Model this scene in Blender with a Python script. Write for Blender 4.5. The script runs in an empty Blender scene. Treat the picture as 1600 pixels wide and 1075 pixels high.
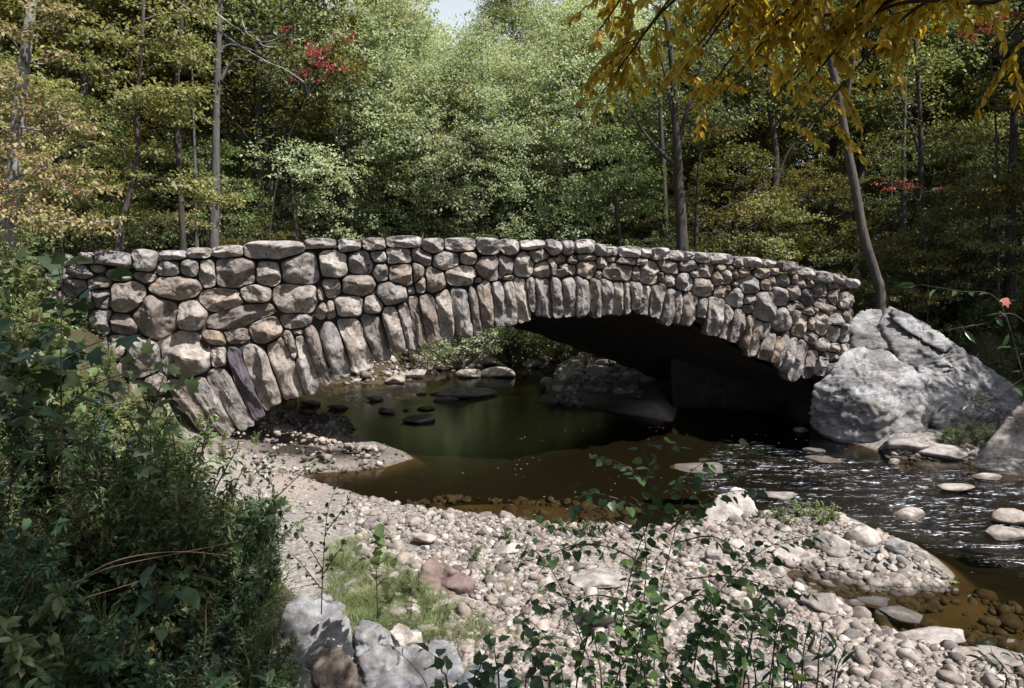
import bpy, math, random
import numpy as np
from mathutils import Vector, Matrix, noise as mnoise
PI=math.pi
rng=np.random.default_rng(11)
random.seed(7)
scene=bpy.context.scene
COL=scene.collection
# ------------------------------------------------------------------ camera
FPX=1200.0; CX=800.0; CY=537.5; PITCH=math.radians(7.0); CAMZ=6.0
cp,sp=math.cos(PITCH),math.sin(PITCH)
cam_d=bpy.data.cameras.new('camera'); cam=bpy.data.objects.new('camera',cam_d); COL.objects.link(cam)
cam.location=(0,0,CAMZ); cam.rotation_euler=(PI/2-PITCH,0,0)
cam_d.sensor_width=36; cam_d.lens=36*FPX/1600; cam_d.clip_start=.05; cam_d.clip_end=2000
scene.camera=cam
def ray(u,v):
    a=(u-CX)/FPX; b=(CY-v)/FPX
    return np.array([a, cp+b*sp, -sp+b*cp])
def on_z(u,v,z=0.0):
    d=ray(u,v); t=(z-CAMZ)/d[2]; return d*t+np.array([0,0,CAMZ])
def at_y(u,v,Y):
    d=ray(u,v); t=Y/d[1]; return d*t+np.array([0,0,CAMZ])
def proj(p):
    p=np.asarray(p,float); x=p[...,0]; y=p[...,1]; z=p[...,2]-CAMZ
    dz=y*cp-z*sp; up=y*sp+z*cp
    return CX+FPX*x/dz, CY-FPX*up/dz
# ------------------------------------------------------------------ bookkeeping
def tag(o,label=None,cat=None,group=None,kind=None):
    if label: o['label']=label
    if cat: o['category']=cat
    if group: o['group']=group
    if kind: o['kind']=kind
    return o
def empty(name,loc=(0,0,0),rz=0):
    o=bpy.data.objects.new(name,None); COL.objects.link(o); o.location=loc; o.rotation_euler=(0,0,rz)
    o.empty_display_size=.2
    return o
def mesh(name,V,F,mat=None,smooth=True,attrs=None):
    me=bpy.data.meshes.new(name)
    V=np.asarray(V,np.float32); F=np.asarray(F,np.int32)
    k=F.shape[1]
    me.vertices.add(len(V)); me.vertices.foreach_set('co',V.ravel())
    me.loops.add(F.size); me.loops.foreach_set('vertex_index',F.ravel())
    me.polygons.add(len(F)); me.polygons.foreach_set('loop_start',np.arange(0,F.size,k,dtype=np.int32))
    me.polygons.foreach_set('loop_total',np.full(len(F),k,np.int32))
    me.update(calc_edges=True)
    if smooth: me.polygons.foreach_set('use_smooth',np.ones(len(F),bool))
    if attrs:
        for n,a in attrs.items():
            at=me.attributes.new(n,'FLOAT','POINT'); at.data.foreach_set('value',np.asarray(a,np.float32))
    if mat: me.materials.append(mat)
    me.validate()
    return me
def link(name,me,parent=None,loc=(0,0,0),mat=None):
    o=bpy.data.objects.new(name,me); COL.objects.link(o); o.location=loc
    if parent: o.parent=parent
    if mat and me.materials:
        o.material_slots[0].link='OBJECT'; o.material_slots[0].material=mat
    return o
class MB:
    def __init__(s): s.V=[];s.F=[];s.n=0
    def add(s,V,F):
        V=np.asarray(V,float).reshape(-1,3); F=np.asarray(F,int)
        if F.shape[1]==4: F=np.vstack([F[:,[0,1,2]],F[:,[0,2,3]]])
        s.V.append(V); s.F.append(F+s.n); s.n+=len(V)
    def mesh(s,name,mat=None,smooth=True): return mesh(name,np.vstack(s.V),np.vstack(s.F),mat,smooth)
def norm(a): a=np.asarray(a,float); return a/np.maximum(np.linalg.norm(a,axis=-1,keepdims=True),1e-9)
def tube(mb,P,R,k=7,cap=True,rough=0):
    P=np.asarray(P,float); n=len(P); R=np.broadcast_to(np.asarray(R,float),(n,))
    T=np.gradient(P,axis=0); T=norm(T)
    ref=np.array([0.13,0.97,.2]) if abs(T[0][2])>.8 else np.array([0,0,1.])
    A=norm(np.cross(T,ref)); B=np.cross(T,A)
    th=np.linspace(0,2*PI,k,endpoint=False)
    rr=R[:,None]*(1+rough*rng.normal(size=(n,k)))
    V=P[:,None,:]+rr[...,None]*(np.cos(th)[None,:,None]*A[:,None,:]+np.sin(th)[None,:,None]*B[:,None,:])
    i=np.arange(n-1)[:,None]*k; j=np.arange(k)[None,:]
    F=np.stack([i+j,i+(j+1)%k,i+k+(j+1)%k,i+k+j],-1).reshape(-1,4)
    mb.add(V.reshape(-1,3),F)
def smoothpath(pts,n=16):
    pts=np.asarray(pts,float); m=len(pts)
    if m<3: 
        t=np.linspace(0,1,n)[:,None]; return pts[0]*(1-t)+pts[-1]*t
    P=np.vstack([2*pts[0]-pts[1],pts,2*pts[-1]-pts[-2]]); out=[]
    for t in np.linspace(0,m-1-1e-6,n):
        i=int(t); f=t-i; p0,p1,p2,p3=P[i],P[i+1],P[i+2],P[i+3]
        out.append(.5*((2*p1)+(-p0+p2)*f+(2*p0-5*p1+4*p2-p3)*f*f+(-p0+3*p1-3*p2+p3)*f**3))
    return np.array(out)
# vectorised value noise (3D)
_perm=rng.random((32,32,32))
def vnoise(P,scale=1.0,seed=0):
    P=np.asarray(P,float)*scale+seed*7.31
    i=np.floor(P).astype(int); f=P-i; f=f*f*(3-2*f)
    r=0
    for dx in (0,1):
        for dy in (0,1):
            for dz in (0,1):
                w=(f[...,0] if dx else 1-f[...,0])*(f[...,1] if dy else 1-f[...,1])*(f[...,2] if dz else 1-f[...,2])
                r=r+w*_perm[(i[...,0]+dx)%32,(i[...,1]+dy)%32,(i[...,2]+dz)%32]
    return r*2-1
def fbm(P,scale=1.0,oct=4,seed=0,gain=.5):
    a=1;s=0;t=0
    for o in range(oct):
        s=s+a*vnoise(P,scale*2**o,seed+o); t+=a; a*=gain
    return s/t
def sstep(x,a,b):
    t=np.clip((x-a)/(b-a),0,1); return t*t*(3-2*t)
# ------------------------------------------------------------------ materials
class NT:
    def __init__(s,name):
        s.m=bpy.data.materials.new(name); s.m.use_nodes=True; s.t=s.m.node_tree; s.t.nodes.clear()
        s.out=s.t.nodes.new('ShaderNodeOutputMaterial')
    def n(s,typ,**kw):
        nd=s.t.nodes.new(typ)
        for k,v in kw.items():
            if k in ('i','o'): continue
            setattr(nd,k,v)
        for k,v in kw.get('i',{}).items():
            if isinstance(v,bpy.types.NodeSocket): s.t.links.new(v,nd.inputs[k])
            else: nd.inputs[k].default_value=v
        return nd
    def link(s,a,b): s.t.links.new(a,b)
    def ramp(s,fac,stops):
        r=s.n('ShaderNodeValToRGB'); s.link(fac,r.inputs[0]); e=r.color_ramp.elements
        while len(e)<len(stops): e.new(.5)
        for el,(p,c) in zip(e,stops): el.position=p; el.color=(*c,1) if len(c)==3 else c
        return r.outputs[0]
    def mix(s,f,a,b,mode='MIX'):
        m=s.n('ShaderNodeMix',data_type='RGBA',blend_type=mode)
        for idx,v in ((0,f),(6,a),(7,b)):
            if isinstance(v,bpy.types.NodeSocket): s.link(v,m.inputs[idx])
            else: m.inputs[idx].default_value=v if idx==0 else (*v,1)
        return m.outputs[2]
    def math(s,op,a,b=0.0):
        m=s.n('ShaderNodeMath',operation=op)
        for idx,v in ((0,a),(1,b)):
            if isinstance(v,bpy.types.NodeSocket): s.link(v,m.inputs[idx])
            else: m.inputs[idx].default_value=v
        return m.outputs[0]
    def noise(s,vec,scale,detail=4,rough=.6,dist=0):
        n=s.n('ShaderNodeTexNoise',i={'Scale':scale,'Detail':detail,'Roughness':rough,'Distortion':dist})
        if vec: s.link(vec,n.inputs['Vector'])
        return n.outputs['Fac']
def objvec(t,shift=True):
    tc=t.n('ShaderNodeTexCoord'); oi=t.n('ShaderNodeObjectInfo')
    if not shift: return tc.outputs['Object'],oi
    m=t.n('ShaderNodeVectorMath',operation='SCALE',i={0:(37.0,19.0,53.0)}); t.link(oi.outputs['Random'],m.inputs['Scale'])
    a=t.n('ShaderNodeVectorMath',operation='ADD'); t.link(tc.outputs['Object'],a.inputs[0]); t.link(m.outputs[0],a.inputs[1])
    return a.outputs[0],oi
def rock_mat(name,stops,island=False,spots=.35,stain=.55,scale=1.0,bump=.5,rough=.85,stripes=0,wetline=None,lichen=(.52,.53,.5),streak=0):
    t=NT(name); vec,oi=objvec(t)
    if island:
        g=t.n('ShaderNodeNewGeometry'); rnd=g.outputs['Random Per Island']
    else: rnd=oi.outputs['Random']
    base=t.ramp(rnd,stops)
    n1=t.noise(vec,1.3*scale,5,.6,.4); n2=t.noise(vec,5*scale,6,.68); n3=t.noise(vec,26*scale,5,.7)
    dark=t.mix(1.0,base,(.50,.47,.45),'MULTIPLY')
    c=t.mix(t.ramp(n1,[(.38,(0,0,0)),(.62,(1,1,1))]),dark,base)
    warm=t.mix(1.0,c,(1.12,.94,.78),'MULTIPLY')
    c=t.mix(t.ramp(n2,[(.45,(0,0,0)),(.65,(.8,.8,.8))]),c,warm)
    st=t.ramp(n2,[(.34,(stain,)*3),(.47,(0,0,0))]); c=t.mix(st,c,(.045,.042,.042))
    sp_=t.ramp(t.noise(vec,9*scale,6,.75),[(.60,(0,0,0)),(.66,(spots,)*3)]); c=t.mix(sp_,c,lichen)
    if streak:
        mp=t.n('ShaderNodeMapping',i={'Rotation':(0,math.radians(-38),0),'Scale':(.35,.8,2.6)}); t.link(vec,mp.inputs[0])
        sk=t.ramp(t.noise(mp.outputs[0],1.1,6,.68,.6),[(.50,(0,0,0)),(.60,(streak,)*3)]); c=t.mix(sk,c,(.07,.068,.07))
        ck=t.ramp(t.math('ABSOLUTE',t.math('SUBTRACT',t.noise(mp.outputs[0],.9,4,.6,.8),.5)),[(.0,(.85,)*3),(.012,(0,0,0))]); c=t.mix(ck,c,(.03,.03,.03))
    gr=t.ramp(n3,[(.3,(.72,)*3),(.7,(1.22,)*3)]); c=t.mix(1.0,c,gr,'MULTIPLY')
    if wetline is not None:
        gp=t.n('ShaderNodeNewGeometry'); sx=t.n('ShaderNodeSeparateXYZ'); t.link(gp.outputs['Position'],sx.inputs[0])
        wob=t.math('MULTIPLY',n2,.1); zz=t.math('SUBTRACT',sx.outputs[2],wob)
        wf=t.n('ShaderNodeMapRange',i={'From Min':wetline,'From Max':wetline+.05,'To Min':.75,'To Max':0.0}); t.link(zz,wf.inputs[0])
        c=t.mix(wf.outputs[0],c,(.03,.026,.022))
    h=t.math('ADD',t.math('MULTIPLY',n2,.7),t.math('MULTIPLY',n3,.3))
    if stripes:
        wv=t.n('ShaderNodeTexWave',i={'Scale':stripes,'Distortion':6,'Detail':4,'Detail Scale':1.5}); wv.bands_direction='DIAGONAL'; t.link(vec,wv.inputs['Vector'])
        h=t.math('ADD',h,t.math('MULTIPLY',wv.outputs[1],.25))
    b=t.n('ShaderNodeBump',i={'Strength':bump,'Distance':.05/scale**.5}); t.link(h,b.inputs['Height'])
    p=t.n('ShaderNodeBsdfPrincipled',i={'Roughness':rough,'Specular IOR Level':.3}); t.link(c,p.inputs['Base Color']); t.link(b.outputs[0],p.inputs['Normal'])
    t.link(p.outputs[0],t.out.inputs[0]); return t.m
def leaf_mat(name,stops,objvar=.25,trans=.35,rough=.45,patch=None,pscale=.35,spec=.35):
    t=NT(name); g=t.n('ShaderNodeNewGeometry'); oi=t.n('ShaderNodeObjectInfo')
    c=t.ramp(g.outputs['Random Per Island'],stops)
    # whole-plant variation
    v=t.n('ShaderNodeMapRange',i={'To Min':1-objvar,'To Max':1+objvar}); t.link(oi.outputs['Random'],v.inputs[0])
    h=t.n('ShaderNodeHueSaturation'); t.link(c,h.inputs['Color']); t.link(v.outputs[0],h.inputs['Value'])
    hv=t.n('ShaderNodeMapRange',i={'To Min':.485,'To Max':.515}); 
    m7=t.math('FRACT',t.math('MULTIPLY',oi.outputs['Random'],7.3)); t.link(m7,hv.inputs[0]); t.link(hv.outputs[0],h.inputs['Hue'])
    c=h.outputs[0]
    if patch:
        tc=t.n('ShaderNodeTexCoord'); n=t.noise(tc.outputs['Object'],pscale,2,.5)
        f=t.ramp(n,[(.54,(0,0,0)),(.66,(.8,.8,.8))]); c=t.mix(f,c,patch)
    p=t.n('ShaderNodeBsdfPrincipled',i={'Roughness':rough,'Specular IOR Level':spec}); t.link(c,p.inputs['Base Color'])
    tr=t.n('ShaderNodeBsdfTranslucent'); cc=t.mix(1.0,c,(1.25,1.3,.7),'MULTIPLY'); t.link(cc,tr.inputs[0])
    mx=t.n('ShaderNodeMixShader',i={0:trans}); t.link(p.outputs[0],mx.inputs[1]); t.link(tr.outputs[0],mx.inputs[2])
    t.link(mx.outputs[0],t.out.inputs[0]); return t.m
def bark_mat(name,a,b,scale=1.0,patches=None):
    t=NT(name); tc=t.n('ShaderNodeTexCoord'); mp=t.n('ShaderNodeMapping',i={'Scale':(6*scale,6*scale,1.1*scale)}); t.link(tc.outputs['Object'],mp.inputs[0])
    n=t.noise(mp.outputs[0],1.5,6,.7,.3); c=t.ramp(n,[(.3,a),(.7,b)])
    if patches:
        n2=t.noise(tc.outputs['Object'],1.6,4,.6,.5); c=t.mix(t.ramp(n2,[(.48,(0,0,0)),(.56,(.9,.9,.9))]),c,patches)
    bp=t.n('ShaderNodeBump',i={'Strength':.8,'Distance':.04}); t.link(n,bp.inputs['Height'])
    p=t.n('ShaderNodeBsdfPrincipled',i={'Roughness':.9,'Specular IOR Level':.2}); t.link(c,p.inputs['Base Color']); t.link(bp.outputs[0],p.inputs['Normal'])
    t.link(p.outputs[0],t.out.inputs[0]); return t.m
def plain_mat(name,c,rough=.8,trans=0):
    t=NT(name); p=t.n('ShaderNodeBsdfPrincipled',i={'Roughness':rough,'Base Color':(*c,1)})
    t.link(p.outputs[0],t.out.inputs[0]); return t.m
# ------------------------------------------------------------------ terrain
WPX=[(400,752),(440,757),(480,757),(540,768),(590,788),(640,797),(720,808),(800,817),(870,828),(960,828),(1010,832),(1070,818),(1110,822),(1190,806),
 (1250,800),(1330,812),(1375,835),(1420,850),(1455,872),(1482,897),(1470,915),(1420,912),(1375,912),(1325,900),(1275,892),(1235,885),(1215,895),(1240,915),(1262,935),
 (1330,960),(1345,985),(1400,1003),(1450,1018),(1520,1032),(1600,1046),(1760,1066),(2300,1070),
 (2300,800),(1900,760),(1640,745),(1560,738),(1480,712),(1400,712),(1345,694),(1430,668),(1420,612),(1150,600),(1060,622),(1047,657),(980,646),(900,632),(838,628),(852,618),(885,600),(870,590),
 (868,582),(905,572),(960,566),(900,560),(800,565),(740,573),(680,577),(640,588),(600,599),(500,598),(380,600),(250,606),(250,664),(400,660),(480,655),(515,652),(540,655),(548,666),(535,680),(585,692),(625,706),(640,716),(600,728),(540,735),(470,738),(420,742)]
WPOLY=np.array([on_z(u,v)[:2] for u,v in WPX])
def poly_sd(P,poly):
    """signed distance, + outside"""
    d=np.full(len(P),1e9); inside=np.zeros(len(P),bool)
    for k in range(len(poly)):
        a=poly[k]; b=poly[(k+1)%len(poly)]; ab=b-a
        t=np.clip(((P-a)@ab)/(ab@ab+1e-12),0,1); q=a+t[:,None]*ab
        d=np.minimum(d,np.hypot(*(P-q).T))
        c=((a[1]>P[:,1])!=(b[1]>P[:,1])); 
        with np.errstate(divide='ignore',invalid='ignore'):
            xi=(b[0]-a[0])*(P[:,1]-a[1])/(b[1]-a[1])+a[0]
        inside^=c&(P[:,0]<xi)
    return np.where(inside,-d,d)
LAND=np.array([ # x,y,z
(0,-6,4.6),(-10,-6,5.2),(10,-6,4.4),(0,0,4.3),(-4,1,4.4),(4,1,4.0),(0,3.5,3.1),(-3.5,4,3.7),(4,4,2.6),(8,4,2.0),(0,7.5,.55),(4,7.5,.7),(8,8,.3),(-3.2,7.2,1.6),(-1,9.3,.3),(1,9,.45),
(0,11,.3),(4,11.5,.28),(-3,12,.45),(-4.5,10.5,1.5),(-7,9,4.0),(-6,6,4.0),(-9,12,4.4),(-8,13,2.5),(-11,16,4.8),(-3.6,7.5,2.3),(-2.6,6,1.7),(-1.7,8.3,.35),(-.5,8.8,.3),(-5,14,.6),(-12,12,4.4),(-7.5,17,1.0),(-6.2,21,.7),(-8.5,20.5,.9),(-10,22,2.2),(-6.5,18.5,.5),(-9.5,17.5,2.0),(-12,20,4.0),(-16,20,5.0),(-20,25,5.2),
(-3,15,.25),(-4.5,17,.3),(0,14,.25),(3,14,.3),(7,14,.25),(-5,23,.12),(-6.5,25.5,.2),(-9,28,2.2),(-12,32,4.2),(-20,34,5.2),(-30,20,6),(-30,40,6),
(11.6,25.5,.4),(13.5,27.5,2.2),(17,29.5,3.2),(14,25,.4),(16,24.5,.5),(21,24,.9),(24,29,3.2),(18,22.5,.25),(14.5,22.6,.2),(17,26.5,1.0),(30,28,3.0),(25,21,.5),(16,33,4.4),(24,34,4.4),(11.5,31,2.4),(9.5,32,.9),(7,31,.35),(5,31,.3),(8,35,.9),(12,38,3.2),
(4,38,.8),(0,41,.7),(-4,40,.6),(-8,38,1.5),(0,46,2),(-8,46,3.2),(8,44,2.2),(16,46,4.2),(30,46,5),(-16,46,5),(0,60,5),(-25,60,7),(25,60,7),(0,80,11),(-40,80,12),(40,80,12),(0,110,20),(-60,110,20),(60,110,20),(0,150,28),(-90,150,28),(90,150,28),(-60,40,8),(60,40,6),(60,20,4),(40,16,2),(-50,0,8),(40,2,1.5),(20,2,1.0),(0,-30,5),(-40,-30,8),(40,-30,4)],float)
def land_h(P):
    s=np.zeros(len(P)); w=np.zeros(len(P))
    for x,y,z in LAND:
        d2=(P[:,0]-x)**2+(P[:,1]-y)**2; k=1/(d2+.25)**2.0
        s+=k*z; w+=k
    return s/w
BARS=np.array([on_z(u,v)[:2] for u,v in [(440,700),(600,722),(640,716),(560,695)]])
def terrain(P):
    P=np.asarray(P,float).reshape(-1,2)
    sd=poly_sd(P,WPOLY); L=land_h(P)
    P3=np.c_[P,np.zeros(len(P))]
    n=fbm(P3,.5,4,3)*.22+fbm(P3,2.2,3,9)*.05
    wid=np.clip(L*1.1,.8,2.6)
    # the creek bank by the big boulders and the abutment is steep
    out=.03+(L-.03)*sstep(sd,-.05,1)*0+ (L-.03)*sstep(sd,-.05,wid)
    out=out+n*sstep(sd,.2,3)*np.clip(L*.6+.15,.15,1.3)
    dep=-.06-np.minimum(.16*np.maximum(-sd,0),1.3)
    dep=dep+n*.25*sstep(-sd,.3,2)
    z=np.where(sd>0,out,.03+(dep-.03)*sstep(-sd,0,.35))
    return z
def tz(x,y): return float(terrain([[x,y]])[0])
def gpt(u,Y):
    """a point of the ground at distance Y under picture column u"""
    z=2.0
    for _ in range(6):
        dz=Y*cp-(z-CAMZ)*sp; X=(u-CX)/FPX*dz; z=tz(X,Y)
    return np.array([X,Y,z])
def gpx(u,v,z0=0.1):
    z=z0
    for _ in range(12):
        p=on_z(u,v,z); z=max(.5*z+.5*tz(p[0],p[1]),0.0)
    return np.array([p[0],p[1],tz(p[0],p[1])])
def axis(segs):
    out=[segs[0][0]]
    for a,b,st in segs:
        n=max(1,int(round((b-a)/st))); out+=list(np.linspace(a,b,n+1)[1:])
    return np.array(out)
ax=axis([(-400,-100,30),(-100,-40,6),(-40,-14,1.0),(-14,-9,.3),(-9,14,.13),(14,22,.2),(22,40,1.0),(40,100,6),(100,400,30)])
ay=axis([(-150,-30,15),(-30,-2,2),(-2,8,.3),(8,28,.13),(28,45,.25),(45,70,1.0),(70,200,5),(200,500,30)])
GX,GY=np.meshgrid(ax,ay); GP=np.c_[GX.ravel(),GY.ravel()]
GZ=terrain(GP); GSD=poly_sd(GP,WPOLY)
nx,ny=len(ax),len(ay)
ii=np.arange(ny-1)[:,None]*nx; jj=np.arange(nx-1)[None,:]
GF=np.stack([ii+jj,ii+jj+1,ii+nx+jj+1,ii+nx+jj],-1).reshape(-1,4)
c_=on_z(505,714)[:2]; spit=np.exp(-((GP[:,0]-c_[0])/2.4)**4-((GP[:,1]-c_[1])/1.7)**4)
GZ=np.where(GSD>0,GZ*(1-.62*spit)+spit*fbm(np.c_[GP,GP[:,0]*0],2.2,4,12)*.05,GZ)
# 'soil' attribute: leaf litter away from the gravel and sand
GL=land_h(GP)
soil=sstep(GL+.25*fbm(np.c_[GP,GP[:,0]*0],.7,3,5),.75,1.15)
def blob(px,py,rx,ry):
    c=on_z(px,py)[:2]; return np.exp(-((GP[:,0]-c[0])/rx)**2-((GP[:,1]-c[1])/ry)**2)
sand=np.clip(blob(455,775,1.6,1.1)+blob(500,712,1.9,1.3)+blob(440,670,1.3,1.5)+blob(960,635,3.0,1.6)*1.3+blob(1300,1050,1.3,.7)*1.4+blob(960,960,.8,.7)*.8+blob(1500,1075,.9,.4),0,1)
def ground_mat():
    t=NT('creek_ground'); tc=t.n('ShaderNodeTexCoord'); v=tc.outputs['Object']
    A=lambda n:t.n('ShaderNodeAttribute',attribute_name=n).outputs['Fac']
    n1=t.noise(v,.9,5,.6); n2=t.noise(v,9,5,.7); n3=t.noise(v,45,4,.7)
    vo=t.n('ShaderNodeTexVoronoi',i={'Scale':16.0}); t.link(v,vo.inputs['Vector'])
    grav=t.ramp(vo.outputs['Color'],[(0,(.11,.10,.09)),(.5,(.22,.20,.18)),(1,(.34,.32,.29))])
    sandc=t.ramp(n2,[(.3,(.20,.165,.145)),(.7,(.31,.26,.235))])
    leafl=t.ramp(n3,[(.3,(.028,.022,.014)),(.55,(.07,.05,.03)),(.75,(.15,.11,.06))])
    leafl=t.mix(t.ramp(n2,[(.45,(0,0,0)),(.6,(.8,.8,.8))]),leafl,(.035,.05,.018))
    c=t.mix(A('sand'),grav,sandc); c=t.mix(A('soil'),c,leafl)
    c=t.mix(A('damp_shade'),c,(.034,.028,.026))
    bed=t.ramp(n1,[(.3,(.055,.042,.025)),(.7,(.12,.09,.052))])
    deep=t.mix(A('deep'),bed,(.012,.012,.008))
    c=t.mix(A('wet'),c,deep)
    h=t.math('ADD',t.math('MULTIPLY',n2,.5),t.math('MULTIPLY',n3,.35))
    b=t.n('ShaderNodeBump',i={'Strength':.7,'Distance':.05}); t.link(h,b.inputs['Height'])
    p=t.n('ShaderNodeBsdfPrincipled',i={'Roughness':.9,'Specular IOR Level':.2}); t.link(c,p.inputs['Base Color']); t.link(b.outputs[0],p.inputs['Normal'])
    t.link(p.outputs[0],t.out.inputs[0]); return t.m
# shallow brown shelf on the near side of the pool, dark deep water beyond it and under the bridge
shelf=np.array([on_z(u,v)[:2] for u,v in [(560,790),(700,757),(800,752),(900,758),(985,772),(1010,840),(800,840),(600,812)]])
shelf2=np.array([on_z(u,v)[:2] for u,v in [(1220,880),(1400,900),(1490,900),(1600,930),(1600,1045),(1400,1010),(1240,930)]])
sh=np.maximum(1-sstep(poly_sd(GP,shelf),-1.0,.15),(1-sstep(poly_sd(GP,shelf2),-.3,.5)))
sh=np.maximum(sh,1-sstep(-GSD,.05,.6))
damp_shade=np.clip(blob(505,716,1.9,.9)*1.5+blob(900,640,3.5,1.0),0,1)  # damp sand, with the shade over spit and bank put into the tone
wet=1-sstep(GZ,-.02,.05)
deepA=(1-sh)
GZ=np.where(GSD<0,GZ-deepA*.35*sstep(-GSD,.2,1.2)+sh*np.clip(-GZ-.25,0,.6)*.7,GZ)
ground=link('ground',mesh('ground',np.c_[GP,GZ],GF,ground_mat(),True,{'soil':soil,'sand':sand,'deep':deepA,'wet':wet,'damp_shade':damp_shade}))
tag(ground,kind='structure')
# ------------------------------------------------------------------ water
wx=axis([(-14,-8,.5),(-8,14,.12),(14,32,.4)]); wy=axis([(8.5,27,.10),(27,48,.4)])
WXg,WYg=np.meshgrid(wx,wy); WP=np.c_[WXg.ravel(),WYg.ravel()]
rap=np.array([on_z(u,v)[:2] for u,v in [(1130,690),(1260,705),(1500,735),(1700,760),(1900,930),(1620,905),(1480,865),(1340,808),(1180,790),(1080,760)]])
rap2=np.array([on_z(u,v)[:2] for u,v in [(520,612),(640,600),(660,618),(600,628),(520,630)]])
rapid=np.maximum(1-sstep(poly_sd(WP,rap),-.9,.35),1-sstep(poly_sd(WP,rap2),-.6,.5))
W3=np.c_[WP,np.zeros(len(WP))]
# the current runs right and towards the camera
cdir=norm(np.array([1.0,-.42,0])); cper=np.array([.42,1.0,0])/1.085
S=np.c_[W3@cdir*.8,W3@cper*2.6,np.zeros(len(WP))]
hgt=rapid*(fbm(S,1.3,3,21)*.05+fbm(S,4,2,25)*.010)
keep=poly_sd(WP,WPOLY)<.9
nwx,nwy=len(wx),len(wy)
ii=np.arange(nwy-1)[:,None]*nwx; jj=np.arange(nwx-1)[None,:]
WF=np.stack([ii+jj,ii+jj+1,ii+nwx+jj+1,ii+nwx+jj],-1).reshape(-1,4); WF=WF[keep[WF].all(1)]
def water_mat():
    t=NT('creek_water'); g=t.n('ShaderNodeNewGeometry'); v=g.outputs['Position']
    r=t.n('ShaderNodeAttribute',attribute_name='rapid').outputs['Fac']
    mp=t.n('ShaderNodeMapping',i={'Rotation':(0,0,math.radians(22)),'Scale':(.8,3.6,1)}); t.link(v,mp.inputs[0])
    fl=mp.outputs[0]
    calm=t.noise(fl,5,4,.6); rip=t.noise(fl,5.5,5,.65,.5)
    bh=t.n('ShaderNodeMix',data_type='FLOAT'); t.link(r,bh.inputs[0]); t.link(t.math('MULTIPLY',calm,.05),bh.inputs[2]); t.link(t.math('MULTIPLY',rip,.32),bh.inputs[3])
    b=t.n('ShaderNodeBump',i={'Strength':1.0,'Distance':.07}); t.link(bh.outputs[0],b.inputs['Height'])
    fr=t.n('ShaderNodeFresnel',i={'IOR':1.42}); t.link(b.outputs[0],fr.inputs['Normal'])
    gl=t.n('ShaderNodeBsdfGlossy',i={'Roughness':.04}); t.link(b.outputs[0],gl.inputs['Normal'])
    tr=t.n('ShaderNodeBsdfTransparent',i={'Color':(.66,.58,.42,1)})
    m=t.n('ShaderNodeMixShader'); t.link(t.math('MULTIPLY',fr.outputs[0],1.0),m.inputs[0]); t.link(tr.outputs[0],m.inputs[1]); t.link(gl.outputs[0],m.inputs[2])
    # white water on the riffles
    f1=t.noise(fl,2.6,7,.74,1.6); f2=t.noise(fl,.8,3,.6)
    ff=t.math('MULTIPLY',t.ramp(f1,[(.565,(0,0,0)),(.61,(1,1,1))]),t.ramp(f2,[(.46,(0,0,0)),(.58,(1,1,1))]))
    ff=t.math('MULTIPLY',ff,r)
    # small drifting foam specks on the pool
    vo=t.n('ShaderNodeTexVoronoi',i={'Scale':2.6}); t.link(fl,vo.inputs['Vector'])
    spk=t.math('LESS_THAN',vo.outputs['Distance'],.055)
    msk=t.ramp(t.noise(v,.45,2,.5),[(.5,(0,0,0)),(.6,(1,1,1))])
    spk=t.math('MULTIPLY',spk,msk)
    ff=t.math('MAXIMUM',ff,t.math('MULTIPLY',spk,.8))
    fo=t.n('ShaderNodeBsdfPrincipled',i={'Base Color':(.85,.88,.98,1),'Roughness':.7}); t.link(b.outputs[0],fo.inputs['Normal'])
    m2=t.n('ShaderNodeMixShader'); t.link(ff,m2.inputs[0]); t.link(m.outputs[0],m2.inputs[1]); t.link(fo.outputs[0],m2.inputs[2])
    t.link(m2.outputs[0],t.out.inputs[0]); return t.m
water=link('creek_water',mesh('creek_water',np.c_[WP,hgt],WF,water_mat(),True,{'rapid':rapid}))
tag(water,kind='structure')
# ------------------------------------------------------------------ rocks
def rock_mesh(name,size,seed,mat,sub=4,facets=16,rough=.05,sharp=.58):
    """an irregular stone: an icosphere cut by planes, roughened; size = full extents"""
    import bmesh
    bm=bmesh.new(); bmesh.ops.create_icosphere(bm,subdivisions=sub,radius=1.0)
    V=np.array([v.co[:] for v in bm.verts]); F=np.array([[v.index for v in f.verts] for f in bm.faces]); bm.free()
    r=np.random.default_rng(seed)
    D=V.copy(); R=np.ones(len(V))*1.35
    for k in range(facets):
        n=norm(r.normal(size=3)*np.array([1,1,.9])); d=r.uniform(sharp,.88)
        c=D@n; lim=np.where(c>.05,d/np.maximum(c,.05),9)
        R=np.minimum(R,lim)
    R=np.minimum(R,1.28); R=R*(1-.10*np.abs(fbm(D,2.2,3,seed+5)))
    V=D*R[:,None]
    # round the facets a little, then add relief
    V=V+D*(fbm(D,1.6,4,seed%50)[:,None]*rough+fbm(D,7,3,seed%40)[:,None]*rough*.25)
    mx=np.abs(V).max(0); V=V/mx*np.array(size)/2
    return mesh(name,V,F,mat,True)
M_STONE=rock_mat('bridge_stone',[(0,(.26,.255,.26)),(.14,(.36,.355,.355)),(.26,(.29,.25,.215)),(.38,(.20,.19,.195)),(.5,(.40,.385,.37)),(.62,(.30,.245,.20)),(.72,(.24,.245,.26)),(.84,(.34,.315,.29)),(.92,(.31,.31,.33)),(1,(.22,.19,.18))],spots=.6,stain=.95,scale=2.2,bump=.8)
M_STONEI=rock_mat('bridge_small_stone',[(0,(.22,.215,.215)),(.3,(.28,.23,.185)),(.6,(.33,.31,.29)),(1,(.24,.2,.19))],island=True,spots=.3,stain=.7,scale=2.0,bump=.5)
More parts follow.
